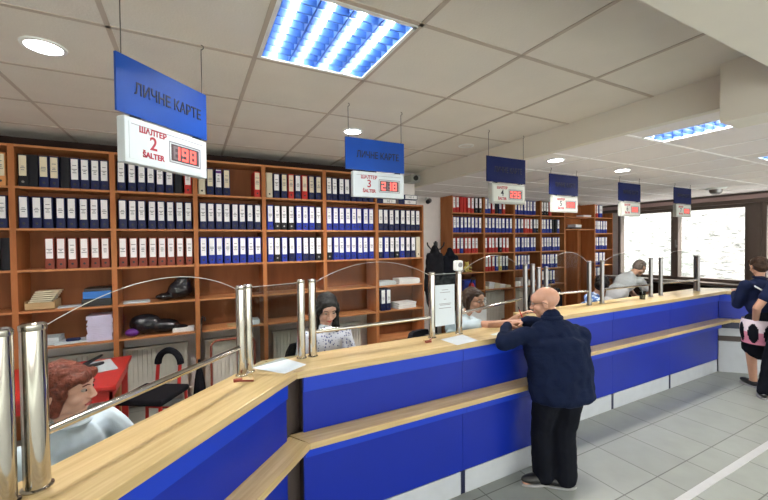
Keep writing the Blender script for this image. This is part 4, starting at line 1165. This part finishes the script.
# clerk serving the bald man
person('clerk with short dark hair and glasses reaching across the counter', dict(
    head=(2.36, 2.70, 1.345), neck=(2.30, 2.77, 1.20), shL=(2.20, 2.62, 1.14), shR=(2.38, 2.93, 1.14), elL=(2.30, 2.46, 1.165), elR=(2.60, 2.72, 1.0), wrL=(2.54, 2.34, 1.185), wrR=(2.72, 2.52, 1.18),
    pelvis=(2.26, 3.0, .56), knL=(2.30, 2.78, .52), knR=(2.50, 2.86, .52), anL=(2.32, 2.80, .08), anR=(2.52, 2.88, .08), toeL=(2.40, 2.70, .03), toeR=(2.60, 2.78, .03)),
    math.radians(-168), math.radians(-4), 'skin_t', None, 'trous', 'short', 'shirt_w', True, glasses=True, brow='hair_k',
    handspec={'L': {'d': V((.5, -.35, -.08)), 'side': 1, 'curl': .7}},
    hair=hair_fn('hair_b', CAP+[('e', (0, -.05, -.01), (.084, .065, .10)), ('c', (.072, -.01, .03), (.07, -.02, -.07), .027, .022), ('c', (-.072, -.01, .03), (-.07, -.02, -.07), .027, .022),
        ('c', (-.045, .060, .068), (.045, .060, .068), .018, .018)]))
office_chair(2.22, 3.12, math.radians(205), 'black office chair of the clerk with glasses', .95)
t = thing('ballpoint_pen', 'red pen held over the form by the clerk', 'pen', (2.58, 2.30, 1.18))
MB().tube((2.575, 2.29, 1.175), (2.545, 2.33, 1.30), .005).build('barrel', 'red', t, smooth=True)
MB().tube((2.545, 2.33, 1.30), (2.541, 2.336, 1.325), .0045).build('cap', 'black', t, smooth=True)

# bald man at the counter
person('bald man with glasses in navy fleece leaning on the counter', dict(
    head=(2.51, 2.035, 1.405), neck=(2.495, 1.955, 1.29), shL=(2.285, 2.02, 1.175), shR=(2.685, 1.84, 1.165), elL=(2.05, 2.04, 1.15), elR=(2.80, 2.10, 1.17), wrL=(2.30, 2.22, 1.20), wrR=(2.56, 2.29, 1.20),
    pelvis=(2.475, 1.865, .84), knL=(2.41, 1.98, .46), knR=(2.51, 1.87, .46), anL=(2.415, 1.97, .085), anR=(2.52, 1.86, .085), toeL=(2.24, 2.04, .03), toeR=(2.43, 1.94, .03)),
    math.radians(32), math.radians(-12), 'skin_t', None, 'trous', 'long', 'fleece', False, glasses=True, brow='hair_g', fat=1.12, jacket_len=.17, folds=.020, baggy=.028, s=1.06,
    handspec={'L': {'d': V((.5, .35, -.08)), 'curl': .5}, 'R': {'d': V((-.8, .3, -.05)), 'curl': .6}})
# clerk in floral blouse
person('clerk in blue floral blouse with black hair tied in a bun', dict(
    head=(5.11, 3.19, 1.29), neck=(5.04, 3.24, 1.13), shL=(4.93, 3.12, 1.06), shR=(5.12, 3.40, 1.06), elL=(5.02, 3.0, .85), elR=(5.28, 3.28, .85), wrL=(5.25, 3.0, .80), wrR=(5.40, 3.16, .80),
    pelvis=(4.98, 3.34, .56), knL=(5.25, 3.12, .52), knR=(5.35, 3.28, .52), anL=(5.25, 3.14, .08), anR=(5.36, 3.29, .08), toeL=(5.38, 3.08, .03), toeR=(5.48, 3.23, .03)),
    math.radians(-75), math.radians(-8), 'skin_t', None, 'trous', 'long', 'floral', True, brow='hair_k', vox=.01,
    hair=hair_fn('hair_k', CAP+[('e', (0, -.05, -.01), (.084, .065, .09)), ('e', (0, -.135, -.02), (.045, .045, .05)), ('c', (.07, 0, .03), (.07, -.03, -.04), .025, .02), ('c', (-.07, 0, .03), (-.07, -.03, -.04), .025, .02), ('c', (-.045, .055, .075), (.045, .055, .075), .022, .022)]))
office_chair(4.93, 3.42, math.radians(-120), 'black office chair of the clerk in floral blouse', .95)
# grey shirt leaning man
person('man in grey T-shirt leaning forward over the far desk', dict(
    head=(6.36, 3.36, 1.455), neck=(6.24, 3.42, 1.36), shL=(6.20, 3.27, 1.27), shR=(6.28, 3.62, 1.27), elL=(6.38, 3.22, 1.02), elR=(6.50, 3.55, 1.02), wrL=(6.50, 3.20, .80), wrR=(6.66, 3.45, .80),
    pelvis=(5.92, 3.58, .86), knL=(5.98, 3.50, .46), knR=(6.0, 3.66, .46), anL=(5.92, 3.50, .08), anR=(5.94, 3.68, .08), toeL=(6.08, 3.46, .03), toeR=(6.10, 3.64, .03)),
    math.radians(-95), math.radians(-38), 'skin_t', None, 'trous', 'short', 'shirt_g', False, brow='hair_g', vox=.01, fat=1.15,
    hair=hair_fn('hair_g', [('e', (0, -.025, .045), (.081, .095, .080)), ('e', (0, -.05, -.01), (.078, .062, .07))]))
# empty chairs near wardrobe
for (x, y, a, l) in ((5.02, 4.05, 2.6, 'empty black office chair left of the wardrobe, left one'), (5.55, 4.2, 2.9, 'empty black office chair before the wardrobe, right one'), (7.2, 4.3, 1.0, 'black office chair behind the man in grey')):
    office_chair(x, y, a, l, 1.06)

# woman with printed skirt
t6 = person('woman in navy top and dark skirt with pink spotted band, back turned', dict(
    head=(6.40, 1.975, 1.545), neck=(6.37, 1.95, 1.395), shL=(6.19, 2.03, 1.315), shR=(6.50, 1.85, 1.315), elL=(6.24, 2.12, 1.06), elR=(6.60, 1.98, 1.06), wrL=(6.46, 2.22, 1.17), wrR=(6.66, 2.12, 1.18),
    pelvis=(6.32, 1.92, .86), knL=(6.28, 2.0, .46), knR=(6.42, 1.90, .46), anL=(6.36, 2.0, .085), anR=(6.44, 1.86, .085), toeL=(6.42, 2.10, .03), toeR=(6.50, 1.96, .03)),
    math.radians(-42), math.radians(-16), 'skin_t', None, 'trous', 'long', 'navy_top', True, brow='hair_b', skirt='trous', vox=.01,
    hair=hair_fn('hair_b', CAP+[('e', (0, -.05, -.0), (.083, .066, .085)), ('c', (-.045, .055, .08), (.045, .055, .08), .024, .024)]))
# printed band on the skirt: pink cloth with dark spots
b = MB(); n = 40; prof = [(.195, .87), (.208, .80), (.212, .70), (.21, .62), (.205, .615)]
cx, cy = 6.33, 1.925; n = 112; NK = 40
for (r, z) in prof: pass
vs = []; fs = []; mi = []
rr_ = [(.19+.02*math.sin(PI*min(1, (k/NK)*1.1)), .895-.30*k/NK) for k in range(NK+1)]
for (r, z) in rr_:
    vs += [(cx+r*1.02*math.cos(2*PI*i/n), cy+r*.92*math.sin(2*PI*i/n), z) for i in range(n)]
bd = MB(); bd.v = vs
for k in range(NK):
    for i in range(n):
        bd.f.append((k*n+i, (k+1)*n+i, (k+1)*n+(i+1) % n, k*n+(i+1) % n))
        u = (i+.5)/n; v = (k+.5)/NK; sp = 0
        du = ((u*8+.55) % 1)-.5; dv = v-.55
        sp = 1 if (du/.36)**2+(dv/.40)**2 < 1 else (2 if v < .5 else 0)
        bd.mi.append(sp)
M['pink'] = mat('pink_cloth', (.62, .22, .30), .85); M['pinkw'] = mat('pale_pink_cloth', (.70, .60, .64), .85)
bd.build('printed_band', ['pink', 'trous', 'pinkw'], t6, smooth=True)
bg = MB(); bg.path([(6.20, 2.02, 1.36), (6.22, 1.86, 1.25), (6.34, 1.80, 1.10), (6.52, 1.77, .98)], .010); bg.build('bag_strap', 'white', t6, smooth=True)
# person at the right edge
person('person in navy T-shirt and dark trousers cut by the right photo edge', dict(
    head=(6.400, 1.620, 1.52), neck=(6.320, 1.620, 1.42), shL=(6.140, 1.760, 1.33), shR=(6.320, 1.430, 1.33), elL=(6.060, 1.880, 1.06), elR=(6.400, 1.400, 1.04), wrL=(6.200, 1.940, .84), wrR=(6.550, 1.550, .90),
    pelvis=(6.080, 1.580, .86), knL=(6.060, 1.760, .46), knR=(6.140, 1.520, .46), anL=(6.000, 1.800, .085), anR=(6.040, 1.520, .085), toeL=(6.120, 1.860, .03), toeR=(6.180, 1.560, .03)),
    math.radians(-70), math.radians(-20), 'skin_t', None, 'trous', 'short', 'navy_top', False, brow='hair_b', vox=.01, fat=1.1,
    hair=hair_fn('hair_b', CAP))

# ------------------------------------------------------------------ light
wd = bpy.data.worlds.new('sky'); bpy.context.scene.world = wd; wd.use_nodes = True
nt = wd.node_tree; bgn = nt.nodes['Background']
bgn.inputs[0].default_value = (1, .97, .93, 1); bgn.inputs[1].default_value = 3.0
sun = bpy.data.lights.new('sun', 'SUN'); sun.energy = 14; sun.angle = .03
so = bpy.data.objects.new('sun', sun); COL.objects.link(so)
so.rotation_euler = V((-.45, .5, -1)).to_track_quat('-Z', 'Y').to_euler()
so.location = (8, 0, 8)
def lamp(x, y, z, e, label):
    l = bpy.data.lights.new('downlight_bulb', 'SPOT'); l.energy = e; l.spot_size = math.radians(150); l.spot_blend = .8; l.shadow_soft_size = .09
    l.color = (1, .95, .90)
    o = bpy.data.objects.new('downlight_bulb', l); COL.objects.link(o); o.location = (x, y, z-.03)
for x, y, z in ((-.73, 2.80, HC), (1.49, 3.53, HC), (3.73, 2.87, HL), (5.08, 2.90, HL)): lamp(x, y, z, 90 if x > 3 else 120, '')
for e in list(PROTO.values()):
    for ch in list(e.children): bpy.data.objects.remove(ch)
    bpy.data.objects.remove(e)
sc = bpy.context.scene
sc.view_settings.view_transform = 'Standard'; sc.view_settings.look = 'None'; sc.view_settings.gamma = 1
sc.view_settings.use_curve_mapping = False; sc.view_settings.exposure = .92
